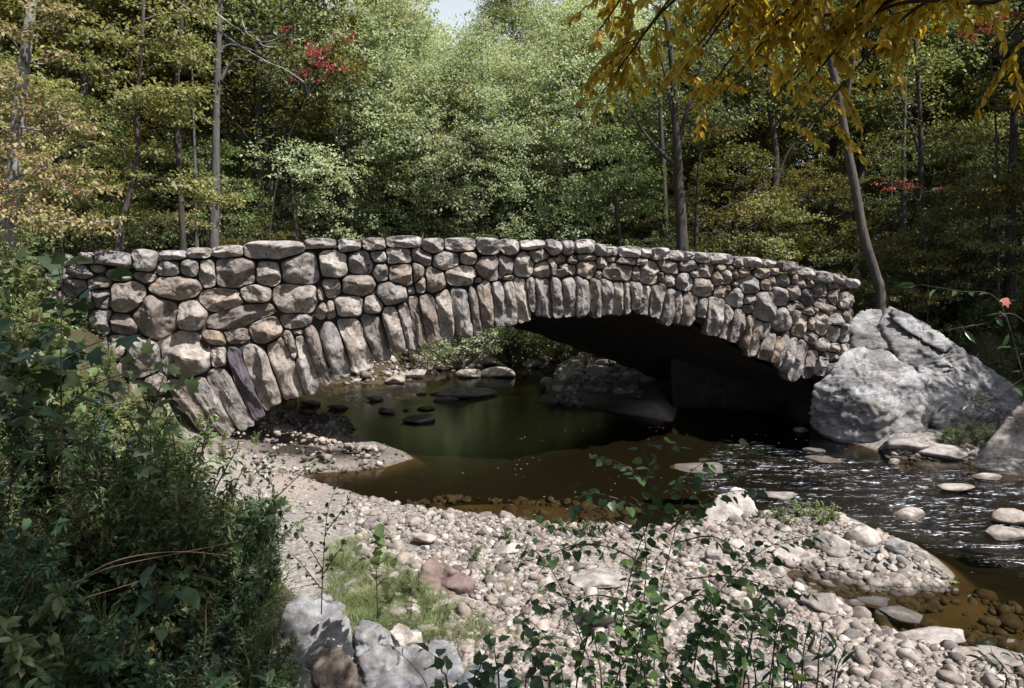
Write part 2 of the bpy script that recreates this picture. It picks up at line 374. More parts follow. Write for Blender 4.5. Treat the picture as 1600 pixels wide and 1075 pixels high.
M_DARKSTONE=rock_mat('purple_stone',[(0,(.10,.095,.125)),(1,(.13,.12,.15))],spots=.15,stain=.5,scale=2.0)
M_COPING=rock_mat('coping_stone',[(0,(.33,.33,.34)),(.3,(.42,.41,.415)),(.55,(.25,.245,.26)),(.8,(.45,.44,.44)),(1,(.22,.205,.21))],spots=.5,stain=.75,scale=1.8,bump=.5)
M_MORTAR=plain_mat('mortar',(.035,.032,.03),.95)
M_BOULDER=rock_mat('grey_boulder',[(0,(.30,.315,.335)),(1,(.34,.35,.37))],spots=.55,stain=.55,scale=.9,bump=.9,stripes=.6,wetline=.02,lichen=(.5,.52,.55),streak=.75)
M_BARROCK=rock_mat('creek_rock',[(0,(.33,.30,.28)),(.3,(.45,.42,.40)),(.6,(.27,.26,.26)),(1,(.40,.35,.31))],spots=.25,stain=.3,scale=3,bump=.45,wetline=.0)
M_PALE=rock_mat('pale_rock',[(0,(.38,.37,.36)),(1,(.47,.455,.44))],spots=.3,stain=.4,scale=3,bump=.45,wetline=.0)
M_BLUE=rock_mat('riprap_rock',[(0,(.21,.235,.27)),(.5,(.29,.305,.335)),(1,(.24,.25,.265))],spots=.6,stain=.35,scale=2.4,bump=.7,lichen=(.6,.62,.65))
M_PINK=rock_mat('reddish_rock',[(0,(.21,.165,.155)),(1,(.25,.19,.175))],spots=.15,stain=.35,scale=3,bump=.5)
# ------------------------------------------------------------------ bridge
BL=np.array([-7.3,21.3]); BR=np.array([10.1,25.5])
bdir=norm(BR-BL); bback=np.array([-bdir[1],bdir[0]])      # into the picture
BW=8.0
def face(u,v,off=0.0):
    """picture point -> (s along the face, z) on the face plane moved back by off"""
    o=BL+bback*off; d=ray(u,v)
    # (d.xy*t - o) . bback = 0
    t=(o@bback)/(d[:2]@bback); p=d*t
    return (p[:2]-o)@bdir, p[2]+CAMZ, t
def f3(s,z,off=0.0):
    p=BL+bdir*s+bback*off; return np.array([p[0],p[1],z])
K=3.0725
def conv(lst,ox,oy):
    return [(ox+a[0]/K,oy+a[1]/K,a[2]/K,a[3]/K,(a[4] if len(a)>4 else 0)) for a in lst]
def convv(lst,ox,oy):
    return [(ox+a[0]/K,oy+a[1]/K,ox+a[2]/K,oy+a[3]/K,a[4]/K) for a in lst]
coping=conv([(-115,170,110,60,4),(-215,175,80,50),(15,160,90,60,5),(150,165,220,72,8),(295,172,130,110,0),(430,148,140,52,0),(555,137,125,54),(693,130,160,64,-3),(920,122,290,92,0),(1140,92,155,52)],130,350)+\
 conv([(140,100,115,70),(262,96,115,66),(400,85,180,60),(545,100,110,80),(670,97,155,70),(808,105,110,88),(912,108,95,84),(1025,100,140,50,0),(1120,112,95,80,20),(1190,113,62,78)],500,350)+\
 conv([(170,110,95,80),(240,122,70,64),(290,132,80,54),(385,135,120,62),(465,138,70,54),(525,142,90,62),(605,150,90,56),(670,150,60,44),(730,160,80,52,5),(825,165,125,54,5),(905,180,50,55),(965,183,90,52,5),(1050,187,80,40,6),(1145,205,80,60,8),(1235,230,90,48,10),(1315,253,90,55,8),(1385,265,75,50,8),(1450,285,70,50,10)],860,350)
wall=conv([(175,250,115,60,10),(70,290,130,66),(300,258,110,55,15),(215,345,175,150),(80,350,120,110),(405,215,115,92,5),(510,210,90,80,30),(597,240,80,135,0),(735,235,205,150,0),(885,240,130,110),(1040,215,180,160,0),
 (435,310,240,120,5),(345,445,225,215,30),(660,365,215,115,0),(825,335,160,92,10),(515,440,145,155,20),(762,440,330,90,-12),(1030,360,230,145,0),(490,625,245,225,0),(625,550,130,68,15),(735,540,130,72,-5),(875,510,145,135,-25),(1020,465,140,80,0),(1165,415,100,85,0),
 (650,635,80,105,0),(270,640,200,190),(180,480,190,90,10),(1028,520,50,28,0),(345,770,100,100,0),(170,600,120,120),(235,800,130,110),(330,925,130,90),(190,930,140,110),(90,470,110,110),(60,600,120,110),(-40,300,120,100),(-60,420,130,120),(90,760,140,130),(-160,270,110,90),(-20,235,120,70),(-130,225,100,60),(-230,240,110,70),(-240,330,110,90),(-150,370,120,100),(-230,440,120,110),(20,360,90,90),(60,215,80,40),(-60,560,130,120)],130,350)+\
 conv([(65,195,135,125),(195,185,120,115),(290,155,100,62),(372,152,150,82),(485,155,110,72,20),(610,175,130,92),(712,165,85,62),(810,215,130,120,10),(890,215,80,120),(985,200,92,120,20),(1055,150,110,78,-10),(1155,170,70,52),
 (295,235,72,92),(395,245,132,108,10),(470,235,62,110,0),(550,275,102,118),(685,250,148,98),(1085,215,115,92,-20),(1180,225,100,62,-10),(183,295,168,102),(345,330,148,112),(487,290,60,90),(440,320,45,42),(60,305,95,95),(0,340,42,70),(140,395,148,112),(252,390,98,98,20),(40,415,88,88),(900,255,60,40),(760,270,50,40)],500,350)+\
 conv([(45,172,70,50),(105,175,50,50),(175,160,90,42),(250,185,55,57),(300,168,60,37),(365,178,110,42),(440,180,60,42),(5,205,60,90),(80,220,100,72,-10),(175,215,92,98),(330,230,142,98),(232,245,38,42),(418,240,42,68),(490,235,118,112),(570,205,112,66,15),(665,200,92,62),(695,240,42,42),(750,225,92,72),(820,215,42,52),(805,260,52,82),(855,260,62,72),(925,235,62,52),(890,240,36,52),(1020,240,72,57),(1085,230,42,37),(1125,275,77,72),(1070,270,42,42),(1040,290,62,62),(960,295,112,92),(1175,265,32,52),(1210,285,52,57),(1255,290,47,42),(1300,320,77,67),(1365,350,52,82),(1360,300,42,37),
 (578,270,62,67),(645,280,82,88),(737,305,102,92),(825,325,67,62),(895,350,82,112),(965,370,62,72),(890,290,42,32),(960,400,47,62),(1030,395,112,138),(1110,345,82,97,20),(1170,325,77,77),(1235,350,72,82),(1200,390,47,42),(1155,415,47,62),(1120,455,92,112),(1185,445,50,82,30),(1250,420,62,47),(1215,485,72,112,25),(1305,475,72,108),(1330,400,112,62,30),(1385,455,77,72),(1255,480,42,67),(1370,525,62,82),(1420,520,42,92),(1255,545,67,57,30),(1315,580,67,57),(1370,600,52,52),(1285,415,32,32),(1360,640,52,62),(1420,370,60,80),(1430,440,50,70),(1420,620,60,80),(530,250,30,60),(875,215,30,30),(860,310,40,40)],860,350)
vou=convv([(360,850,440,1030,80),(290,900,360,1060,80),(440,765,610,1005,84),(540,745,705,1005,80),(630,712,792,978,98),(712,605,858,948,78),(812,595,912,885,118),(912,545,1012,842,98),(975,520,1030,650,40),(1035,560,1102,812,78),(1085,503,1182,785,68)],130,350)+\
 convv([(45,485,112,765,118),(118,448,217,715,118),(235,430,307,655,98),(335,405,387,608,98),(388,378,447,612,68),(448,352,496,602,58),(503,338,552,582,84),(590,322,627,547,94),(665,307,692,548,118),(730,307,762,528,64),(780,262,802,517,88),(850,282,877,492,64),(905,267,927,492,68),(960,257,987,477,78),(1010,262,1027,422,54),(1065,252,1082,457,98),(1130,257,1144,452,64),(1190,262,1194,442,74)],500,350)+\
 convv([(150,252,150,452,68),(218,262,226,462,58),(275,262,275,447,74),(330,267,325,442,72),(367,287,367,432,48),(410,282,410,412,68),(465,297,450,442,54),(530,289,504,462,78),(578,322,549,492,64),(618,317,624,482,48),(685,337,650,492,88),(735,357,735,452,64),(800,367,789,542,98),(862,392,829,552,68),(895,407,869,567,54),(930,422,919,562,44),(967,447,934,602,68),(1002,462,964,642,64),(1045,477,1024,562,44),(1067,527,1029,652,74),(1102,542,1064,672,64),(1135,532,1099,692,44),(1170,557,1124,717,74),(1215,577,1164,757,74),(1270,617,1239,742,64),(1315,637,1289,732,54),(1365,660,1335,760,54)],860,350)
# to face-plane ellipses: (s,z,half a,half b,angle,p,kind)
ST=[]
def add_st(u,v,w,h,ang,p,kind):
    s,z,t=face(u,v); k=t/FPX
    # foreshortening of the plane
    s2,_,_=face(u+w/2,v); s1,_,_=face(u-w/2,v)
    ST.append([s,z,(s2-s1)/2,h*k/2,-math.radians(ang),p,kind])
for c in coping: add_st(*c,3.3,'coping_stone')
for c in wall: add_st(*c,2.4,'wall_stone')
for (u0,v0,u1,v1,w) in vou:
    sA,zA,t=face(u0,v0); sB,zB,_=face(u1,v1); k=t/FPX
    L=math.hypot(sA-sB,zA-zB); ang=math.atan2(zA-zB,sA-sB)
    ST.append([(sA+sB)/2,(zA+zB)/2,L/2,w*k/2*1.02,ang,5.0,'voussoir'])
ST0=ST
A_=np.array([s[:6] for s in ST],float)
def enorm(P,A):
    d0=P[:,None,0]-A[None,:,0]; d1=P[:,None,1]-A[None,:,1]
    c,s_=np.cos(A[:,4]),np.sin(A[:,4])
    x=np.abs(d0*c+d1*s_)/A[:,2]; y=np.abs(-d0*s_+d1*c)/A[:,3]
    p=A[:,5]; return (x**p+y**p)**(1/p)
NA=56
def outline(i):
    s,z,a,b,ang,p=A_[i]; out=[]
    th=np.linspace(0,2*PI,NA,endpoint=False)
    th=np.arctan2(b*np.sin(th),a*np.cos(th))%(2*PI); th=np.sort(th)
    near=np.where(np.hypot(A_[:,0]-s,A_[:,1]-z)<(max(a,b)+np.maximum(A_[:,2],A_[:,3]))*1.3)[0]
    near=near[near!=i]
    lim=1.26 if ST[i][6]!='coping_stone' else 1.15
    ts=np.linspace(.3,lim,70)
    r=np.zeros(NA)
    for k,t in enumerate(th):
        # unit ellipse-norm direction
        cx,sx=math.cos(t),math.sin(t)
        m=(abs(cx/a)**p+abs(sx/b)**p)**(-1/p)
        lx,ly=cx*m,sx*m
        gx=lx*math.cos(ang)-ly*math.sin(ang); gy=lx*math.sin(ang)+ly*math.cos(ang)
        P=np.c_[s+gx*ts,z+gy*ts]
        own=ts; oth=enorm(P,A_[near]).min(1) if len(near) else np.full(len(ts),9)
        ok=own<=oth
        # the ring's and coping's outer ends keep their traced length
        bad=np.where(~ok)[0]; e=ts[bad[0]] if len(bad) else lim
        if ST[i][6]=='voussoir' and len(bad)==0: e=min(e,1.0+.07*math.sin(5*i)+.05*math.sin(k*.3+i))
        if ST[i][6]=='coping_stone' and len(bad)==0: e=min(e,1.0+.05*math.sin(i*2.3)+.04*math.sin(k*.22+i))
        r[k]=e*m
    r=np.minimum(r,np.minimum(np.roll(r,1)*1.25,np.roll(r,-1)*1.25))
    for _ in range(3): r=(np.roll(r,1)+r+np.roll(r,-1))/3
    return th,r
NR=11
def stone_geo(i,bulge,back):
    """closed stone in local frame: x along face, y depth (+ = into the wall), z up; origin at its centre"""
    s,z,a,b,ang,p=A_[i]; th,r=outline(i); q=np.random.default_rng(1000+i)
    gap=.03
    r=r*(1+.05*vnoise(np.c_[np.cos(th),np.sin(th),th*0+i*1.7],1.6,i%20))
    r=np.maximum(r-gap,.03)
    mn=min(a,b)
    V=[];loc=[]
    rr=np.sin(np.linspace(.06,1,NR)*PI/2)
    for ring in rr:
        x=np.cos(th)*r*ring; y=np.sin(th)*r*ring
        h=bulge*(1-ring**2.6)**.55
        loc.append(np.c_[x,y,h*np.ones(NA)])
    L=np.vstack([[[0,0,bulge]]]+loc)
    # facets: tilted cutting planes over the front
    for _ in range(5):
        g=q.normal(size=2)*.8; d=bulge*q.uniform(.72,1.2)
        lim=d-(g[0]*L[:,0]/a+g[1]*L[:,1]/b)*bulge
        L[:,2]=np.minimum(L[:,2],np.maximum(lim,bulge*.1))
    ns=np.c_[L[:,0],L[:,1],L[:,2]*0+i*3.7]
    L[:,2]+=fbm(ns,1.1/mn,4,i%30)*bulge*.36-(1-np.abs(fbm(ns,2.2/mn,3,i%17))*3).clip(0)*bulge*.09+fbm(ns,12,3,5)*.012
    # side and back rings
    last=L[-NA:].copy()
    for f,sc in ((-.10,1.0),(-back*.6,.98),(-back,.8)):
        x=last.copy(); x[:,0]*=sc; x[:,1]*=sc; x[:,2]=f; L=np.vstack([L,x])
    c,s_=math.cos(ang),math.sin(ang)
    X=L[:,0]*c-L[:,1]*s_; Z=L[:,0]*s_+L[:,1]*c; Y=-L[:,2]
    V=np.c_[X,Y,Z]
    F=[]
    for k in range(NA): F.append([0,1+k,1+(k+1)%NA,1+(k+1)%NA])
    nring=NR+3
    for rI in range(nring-1):
        o=1+rI*NA
        for k in range(NA): F.append([o+k,o+NA+k,o+NA+(k+1)%NA,o+(k+1)%NA])
    F=np.array(F); T=np.vstack([F[:,[0,1,2]],F[NA:][:,[0,2,3]]])
    V=np.vstack([V,[[0,back,0]]]); o=1+(nring-1)*NA
    cap=np.array([[o+k,len(V)-1,o+(k+1)%NA] for k in range(NA)])
    return V,np.vstack([T,cap])
rotz=math.atan2(bdir[1],bdir[0])
mid=f3(face(830,430)[0],0,0)
bridge=empty('stone_bridge',(mid[0],mid[1],0),rotz)
tag(bridge,'arched bridge of rounded boulders spanning the creek, its ring of long upright stones','bridge')
smid=face(830,430)[0]
def bl(s,z,off): return np.array([s-smid,off,z])       # bridge-local coordinates
# curves traced on the face: deck line, outer ring line, intrados
def cur(pts,off=0.0): return np.array([face(u,v,off)[:2] for u,v in pts])
intr=cur([(300,730),(372,690),(408,640),(450,610),(520,580),(575,560),(640,535),(700,510),(760,497),(830,490),(900,482),(1000,482),(1060,500),(1110,522),(1150,545),(1190,570),(1230,585),(1275,602),(1300,640),(1330,700)])
top=cur([(60,412),(130,405),(250,400),(420,385),(560,378),(640,376),(830,380),(1000,392),(1100,405),(1200,418),(1300,440),(1345,455)])
sL,sR=top[0,0]-4,top[-1,0]-.25
def topz(s): return np.interp(s,top[:,0],top[:,1])
far=cur([(560,520),(700,498),(760,500),(820,513),(860,526),(900,541),(940,556),(980,571),(1010,584),(1038,598)],BW)
def front_wall(off,d):
    """the mortar core behind the stones, with the arch opening cut out"""
    ss=np.linspace(sL,sR,160); lo=np.interp(ss,intr[:,0],intr[:,1]+.22,left=-1,right=-1)
    V=[];F=[]
    for s,l in zip(ss,lo):
        t=topz(s)-.12; l=min(l,t-.1)
        for z in (l,t):
            V.append(bl(s,z,off)); V.append(bl(s,z,off+d))
    for k in range(len(ss)-1):
        a=4*k;b=a+4
        F+= [[a,b,b+2,a+2],[a+1,a+3,b+3,b+1],[a+2,b+2,b+3,a+3],[a,a+1,b+1,b]]
    return np.array(V),np.array(F)
mb=MB(); mb.add(*front_wall(.17,.40)); spandrel=link('spandrel_wall',mb.mesh('spandrel_wall',M_MORTAR,False),bridge)
# vault: loft from near intrados to far intrados, both resampled
def resamp(c,n):
    d=np.r_[0,np.cumsum(np.hypot(*np.diff(c,axis=0).T))]; t=np.linspace(0,d[-1],n); return np.c_[np.interp(t,d,c[:,0]),np.interp(t,d,c[:,1])]
farL=[(x[0],x[1]) for x in intr[1:8]]
far=far[far[:,0]>farL[-1][0]+.4]
farL=[(a,min(b,far[0,1]-.05)) for a,b in farL]
farc=np.array(farL+[tuple(x) for x in far]+[(far[-1,0]+.15,far[-1,1]-.8),(far[-1,0]+.2,-.6)])
nearc=np.array([tuple(x) for x in intr]); nearc=nearc[1:-1]; nearc[:,1]+=.12
n1c=resamp(nearc,70); n2c=resamp(farc,70)
V=[];nd=20
for j in range(nd+1):
    f=j/nd; c=n1c*(1-f)+n2c*f; off=.25+(BW-.25)*f
    P=np.array([bl(s,z,off) for s,z in c])
    P[:,2]+=np.abs(fbm(P,1.6,2,4))*.22*(1 if 0<j else 0)-.05
    V.append(P)
V=np.vstack(V); i_=np.arange(nd)[:,None]*70; j_=np.arange(69)[None,:]
F=np.stack([i_+j_,i_+70+j_,i_+70+j_+1,i_+j_+1],-1).reshape(-1,4)
M_VAULT=rock_mat('vault_stone',[(0,(.02,.018,.017)),(1,(.028,.026,.024))],scale=2,spots=.1)  # near-black, puts the deep shade under the arch into the stone colour
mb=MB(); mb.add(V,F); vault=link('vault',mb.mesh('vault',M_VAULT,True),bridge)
# deck, roadway slab and the parapet of the other side
def slabstrip(zlo,zhi,o0,o1):
    ss=np.linspace(sL,sR,80); V=[];F=[]
    for s in ss:
        t=topz(s)
        for z in (t+zlo,t+zhi):
            V.append(bl(s,z,o0)); V.append(bl(s,z,o1))
    for k in range(len(ss)-1):
        a=4*k;b=a+4
        F+= [[a,b,b+2,a+2],[a+1,a+3,b+3,b+1],[a+2,b+2,b+3,a+3],[a,a+1,b+1,b]]
    F+=[[0,2,3,1],[len(V)-4,len(V)-3,len(V)-1,len(V)-2]]
    return np.array(V),np.array(F)
mb=MB(); mb.add(*slabstrip(-1.05,-.78,.55,BW-.45)); link('roadway',mb.mesh('roadway',plain_mat('asphalt',(.05,.05,.05),.9),False),bridge)
# far wall down to far intrados
ss=np.linspace(sL,sR,200); lo=np.interp(ss,farc[:,0],farc[:,1]+0,left=-1,right=-1)
lo=lo+np.where((ss>farc[0,0])&(ss<farc[-1,0]),fbm(np.c_[ss*2.2,ss*0,ss*0],1,3,8)*.16-.06,0)
V=[];F=[]
for s,l in zip(ss,lo):
    t=topz(s)-.05
    for z in (l,t): V.append(bl(s,z,BW-.45)); V.append(bl(s,z,BW))
for k in range(len(ss)-1):
    a=4*k;b=a+4; F+= [[a,b,b+2,a+2],[a+1,a+3,b+3,b+1],[a+2,b+2,b+3,a+3],[a,a+1,b+1,b]]
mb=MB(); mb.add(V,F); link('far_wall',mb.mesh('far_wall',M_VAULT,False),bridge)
# right abutment under the arch: a block from the near springing back to the far face
sN,_,_=face(1047,652,4.3); aR=intr[-2,0]
def rough_block(mb,V,amp=.16,n=22):
    a=np.linspace(0,1,n); A,B=np.meshgrid(a,a)
    i_=np.arange(n-1)[:,None]*n; j_=np.arange(n-1)[None,:]; F=np.stack([i_+j_,i_+j_+1,i_+n+j_+1,i_+n+j_],-1).reshape(-1,4)
    for f in ([0,1,5,4],[1,2,6,5],[2,3,7,6],[3,0,4,7],[4,5,6,7]):
        p=[V[k] for k in f]; P=(p[0]*((1-A)*(1-B))[...,None]+p[1]*(A*(1-B))[...,None]+p[2]*(A*B)[...,None]+p[3]*((1-A)*B)[...,None]).reshape(-1,3)
        P=P+np.c_[fbm(P,1.7,3,1),fbm(P,1.7,3,2),fbm(P,1.7,3,3)]*amp*1.6; mb.add(P,F)
V=np.array([bl(sN,-.8,4.2),bl(sR,-.8,2.4),bl(sR,-.8,BW-.6),bl(n2c[-1,0]-.05,-.8,BW-.5),
            bl(sN,3.0,4.2),bl(sR,3.2,2.4),bl(sR,3.2,BW-.6),bl(n2c[-1,0]-.05,2.2,BW-.5)])
mb=MB(); rough_block(mb,V)
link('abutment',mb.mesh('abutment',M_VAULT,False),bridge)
sE,_,_=face(1262,640,.5)  # block added to stop sun leaking in past the ring's right end
V=np.array([bl(sE,-.8,.60),bl(sR,-.8,.60),bl(sR,-.8,2.35),bl(sE,-.8,2.35),bl(sE,1.9,.60),bl(sR,3.0,.60),bl(sR,3.0,2.35),bl(sE,1.9,2.35)])
mb=MB(); mb.add(V,[[0,1,5,4],[1,2,6,5],[2,3,7,6],[3,0,4,7],[4,5,6,7]]); link('sun_leak_block',mb.mesh('sun_leak_block',M_VAULT,False),bridge)
# individual stones
order=sorted(range(len(ST)),key=lambda i:-A_[i,2]*A_[i,3])
wall_idx=[i for i in order if ST[i][6]=='wall_stone']
keepw=set(wall_idx[:100]); small=MB()
coping_parent=spandrel
for i,s in enumerate(ST):
    a,b=A_[i,2],A_[i,3]; mn=min(a,b); q=np.random.default_rng(50+i)
    if s[6]=='voussoir': bulge=mn*.9+.06; back=.7; yo=.02+q.uniform(-.08,.09)
    elif s[6]=='coping_stone': bulge=mn*.9+.06; back=.55; yo=-.03+q.uniform(-.09,.07)
    else: bulge=mn*.95+.04; back=.4; yo=.06+q.uniform(-.08,.08)
    V,F=stone_geo(i,bulge,back)
    pos=bl(A_[i,0],A_[i,1],yo)
    if s[6]=='wall_stone' and i not in keepw:
        small.add(V+pos,F); continue
    u_=proj(f3(A_[i,0],A_[i,1]))[0]
    mat=M_COPING if s[6]=='coping_stone' else M_STONE
    if s[6]=='voussoir' and 370<u_<392: mat=M_DARKSTONE
    if s[6]=='wall_stone' and abs(u_-1262)<3.5: mat=M_DARKSTONE
    me=mesh(s[6],V,F,mat,True)
    o=link(s[6],me,bridge if False else spandrel,pos)
    o.parent=spandrel
    if mat is M_DARKSTONE: o['label']='dark purplish grey stone'
o=link('small_wall_stones',small.mesh('small_wall_stones',M_STONEI),spandrel); o['kind']='stuff'
# stones along the far parapet top (seen only from above or behind): part of the far wall's outline
# ------------------------------------------------------------------ big boulders from hulls
def hull_rock(pts,sub=6,soft=.06,rough=.05,seed=1,ridges=.0):
    import bmesh
    P=np.array(pts,float); c=P.mean(0)
    bm=bmesh.new()
    for p in P: bm.verts.new(p-c)
    r=bmesh.ops.convex_hull(bm,input=bm.verts[:]); bm.normal_update()
    pl=[(np.array(f.normal),float(np.dot(f.normal,f.verts[0].co))) for f in bm.faces]; bm.free()
    b2=bmesh.new(); bmesh.ops.create_icosphere(b2,subdivisions=sub,radius=1.0)
    D=np.array([v.co[:] for v in b2.verts]); F=np.array([[v.index for v in f.verts] for f in b2.faces]); b2.free()
    size=np.ptp(P,axis=0)
    N=np.array([a for a,_ in pl]); d=np.array([max(b,.02) for _,b in pl])
    cosn=D@N.T; R=np.where(cosn>1e-3,d/np.maximum(cosn,1e-3),1e3)
    R=1/((1/R)**(1/soft)).sum(1)**soft            # soft minimum rounds the edges
    V=D*R[:,None]
    s=size.mean()
    n=fbm(V,1.6/s*2,3,seed)*.6+(np.abs(fbm(V,2.4/s*2,4,seed+1,.6))*2-.5)*.55; rid=1-np.abs(fbm(V,4/s,4,seed+3))*2.4
    st=fbm(np.c_[V[:,0]*.6+V[:,2]*.8,V[:,1]*.5,V[:,2]*1.8-V[:,0]*.9],2.6,4,seed+7)
    cr=np.maximum(0,1-np.abs(fbm(np.c_[V[:,0]*.7+V[:,2],V[:,1]*.7,V[:,2]*1.6-V[:,0]*.5],.8,3,seed+11))*14)
    V=V+D*(n*rough*s-cr*.07+ridges*s*(np.abs(st)**.8)*-1+np.abs(fbm(V,3.0,5,seed+2,.62))*.12-.03)[:,None]
    return V+c,F
def pY(u,v,Y): return at_y(u,v,Y)
mb=MB()
front=[pY(1258,660,24.6),pY(1262,612,24.4),pY(1288,572,24.9),pY(1320,543,25.5),pY(1352,534,25.6),pY(1300,556,25.0),pY(1405,553,25.6),pY(1450,588,24.8),pY(1465,640,23.9),pY(1440,690,23.1),pY(1395,702,22.9),pY(1330,702,23.3),pY(1280,686,24.0),pY(1390,640,22.8),pY(1320,610,23.6),
       pY(1270,690,27.5),pY(1460,690,27.5),pY(1340,560,27.5)]
mb.add(*hull_rock(front,6,.03,.04,3,.05))
low=[pY(1430,560,25.6),pY(1500,585,25.6),pY(1585,622,25.4),pY(1600,660,24.8),pY(1560,690,23.8),pY(1470,700,23.4),pY(1440,640,23.8),pY(1530,640,24.0),pY(1440,700,27),pY(1620,690,27),pY(1500,600,27.2)]
mb.add(*hull_rock(low,6,.03,.045,9,.07))
slab=[pY(1375,476,26.6),pY(1395,475,26.7),pY(1442,499,26.6),pY(1502,540,26.4),pY(1552,578,26.1),pY(1592,604,26.0),pY(1604,640,25.4),
      pY(1368,505,26.1),pY(1400,565,25.5),pY(1470,598,25.3),pY(1540,632,25.2),pY(1440,545,25.5),pY(1500,580,25.4),pY(1400,500,28),pY(1600,640,28),pY(1390,560,27.8)]
mb.add(*hull_rock(slab,6,.025,.03,14,.07))
mb.add(*hull_rock([pY(1323,508,25.9),pY(1345,479,26.4),pY(1376,480,26.7),pY(1384,510,26.3),pY(1398,548,25.8),pY(1330,548,25.8),pY(1340,550,27.2),pY(1380,500,27.2)],5,.03,.03,25,.05))
mb.add(*hull_rock([pY(1385,478,26.4),pY(1440,500,26.3),pY(1500,540,26.0),pY(1480,556,25.6),pY(1430,528,25.7),pY(1390,500,25.9),pY(1450,520,27)],5,.03,.05,28,.06))
o=link('boulder',mb.mesh('boulder',M_BOULDER)); tag(o,'huge pale grey split boulder against the far end of the bridge','boulder')
mb=MB(); mb.add(*hull_rock([pY(1508,742,21.2),pY(1530,700,21.3),pY(1560,660,21.6),pY(1590,630,21.9),pY(1640,600,22),pY(1720,640,21.6),pY(1740,740,20.8),pY(1600,748,20.6),pY(1560,744,20.7),pY(1540,720,23.5),pY(1700,650,24),pY(1600,640,23.8)],6,.05,.03,31,.03))
M_RBOUL=rock_mat('tan_boulder',[(0,(.27,.25,.235)),(1,(.30,.275,.25))],spots=.5,stain=.45,scale=1.0,bump=.8,stripes=.5,wetline=.02)
o=link('boulder',mb.mesh('boulder',M_RBOUL)); tag(o,'brownish grey sloping boulder cut by the edge of the view, beyond the rapids','boulder')
mb=MB(); mb.add(*hull_rock([pY(1325,500,25.4),pY(1345,520,25.2),pY(1322,545,25.2),pY(1300,550,25.2),pY(1296,565,25.1),pY(1320,570,25.1),pY(1310,560,25.9),pY(1340,545,25.9)],4,.05,.04,41,.0))
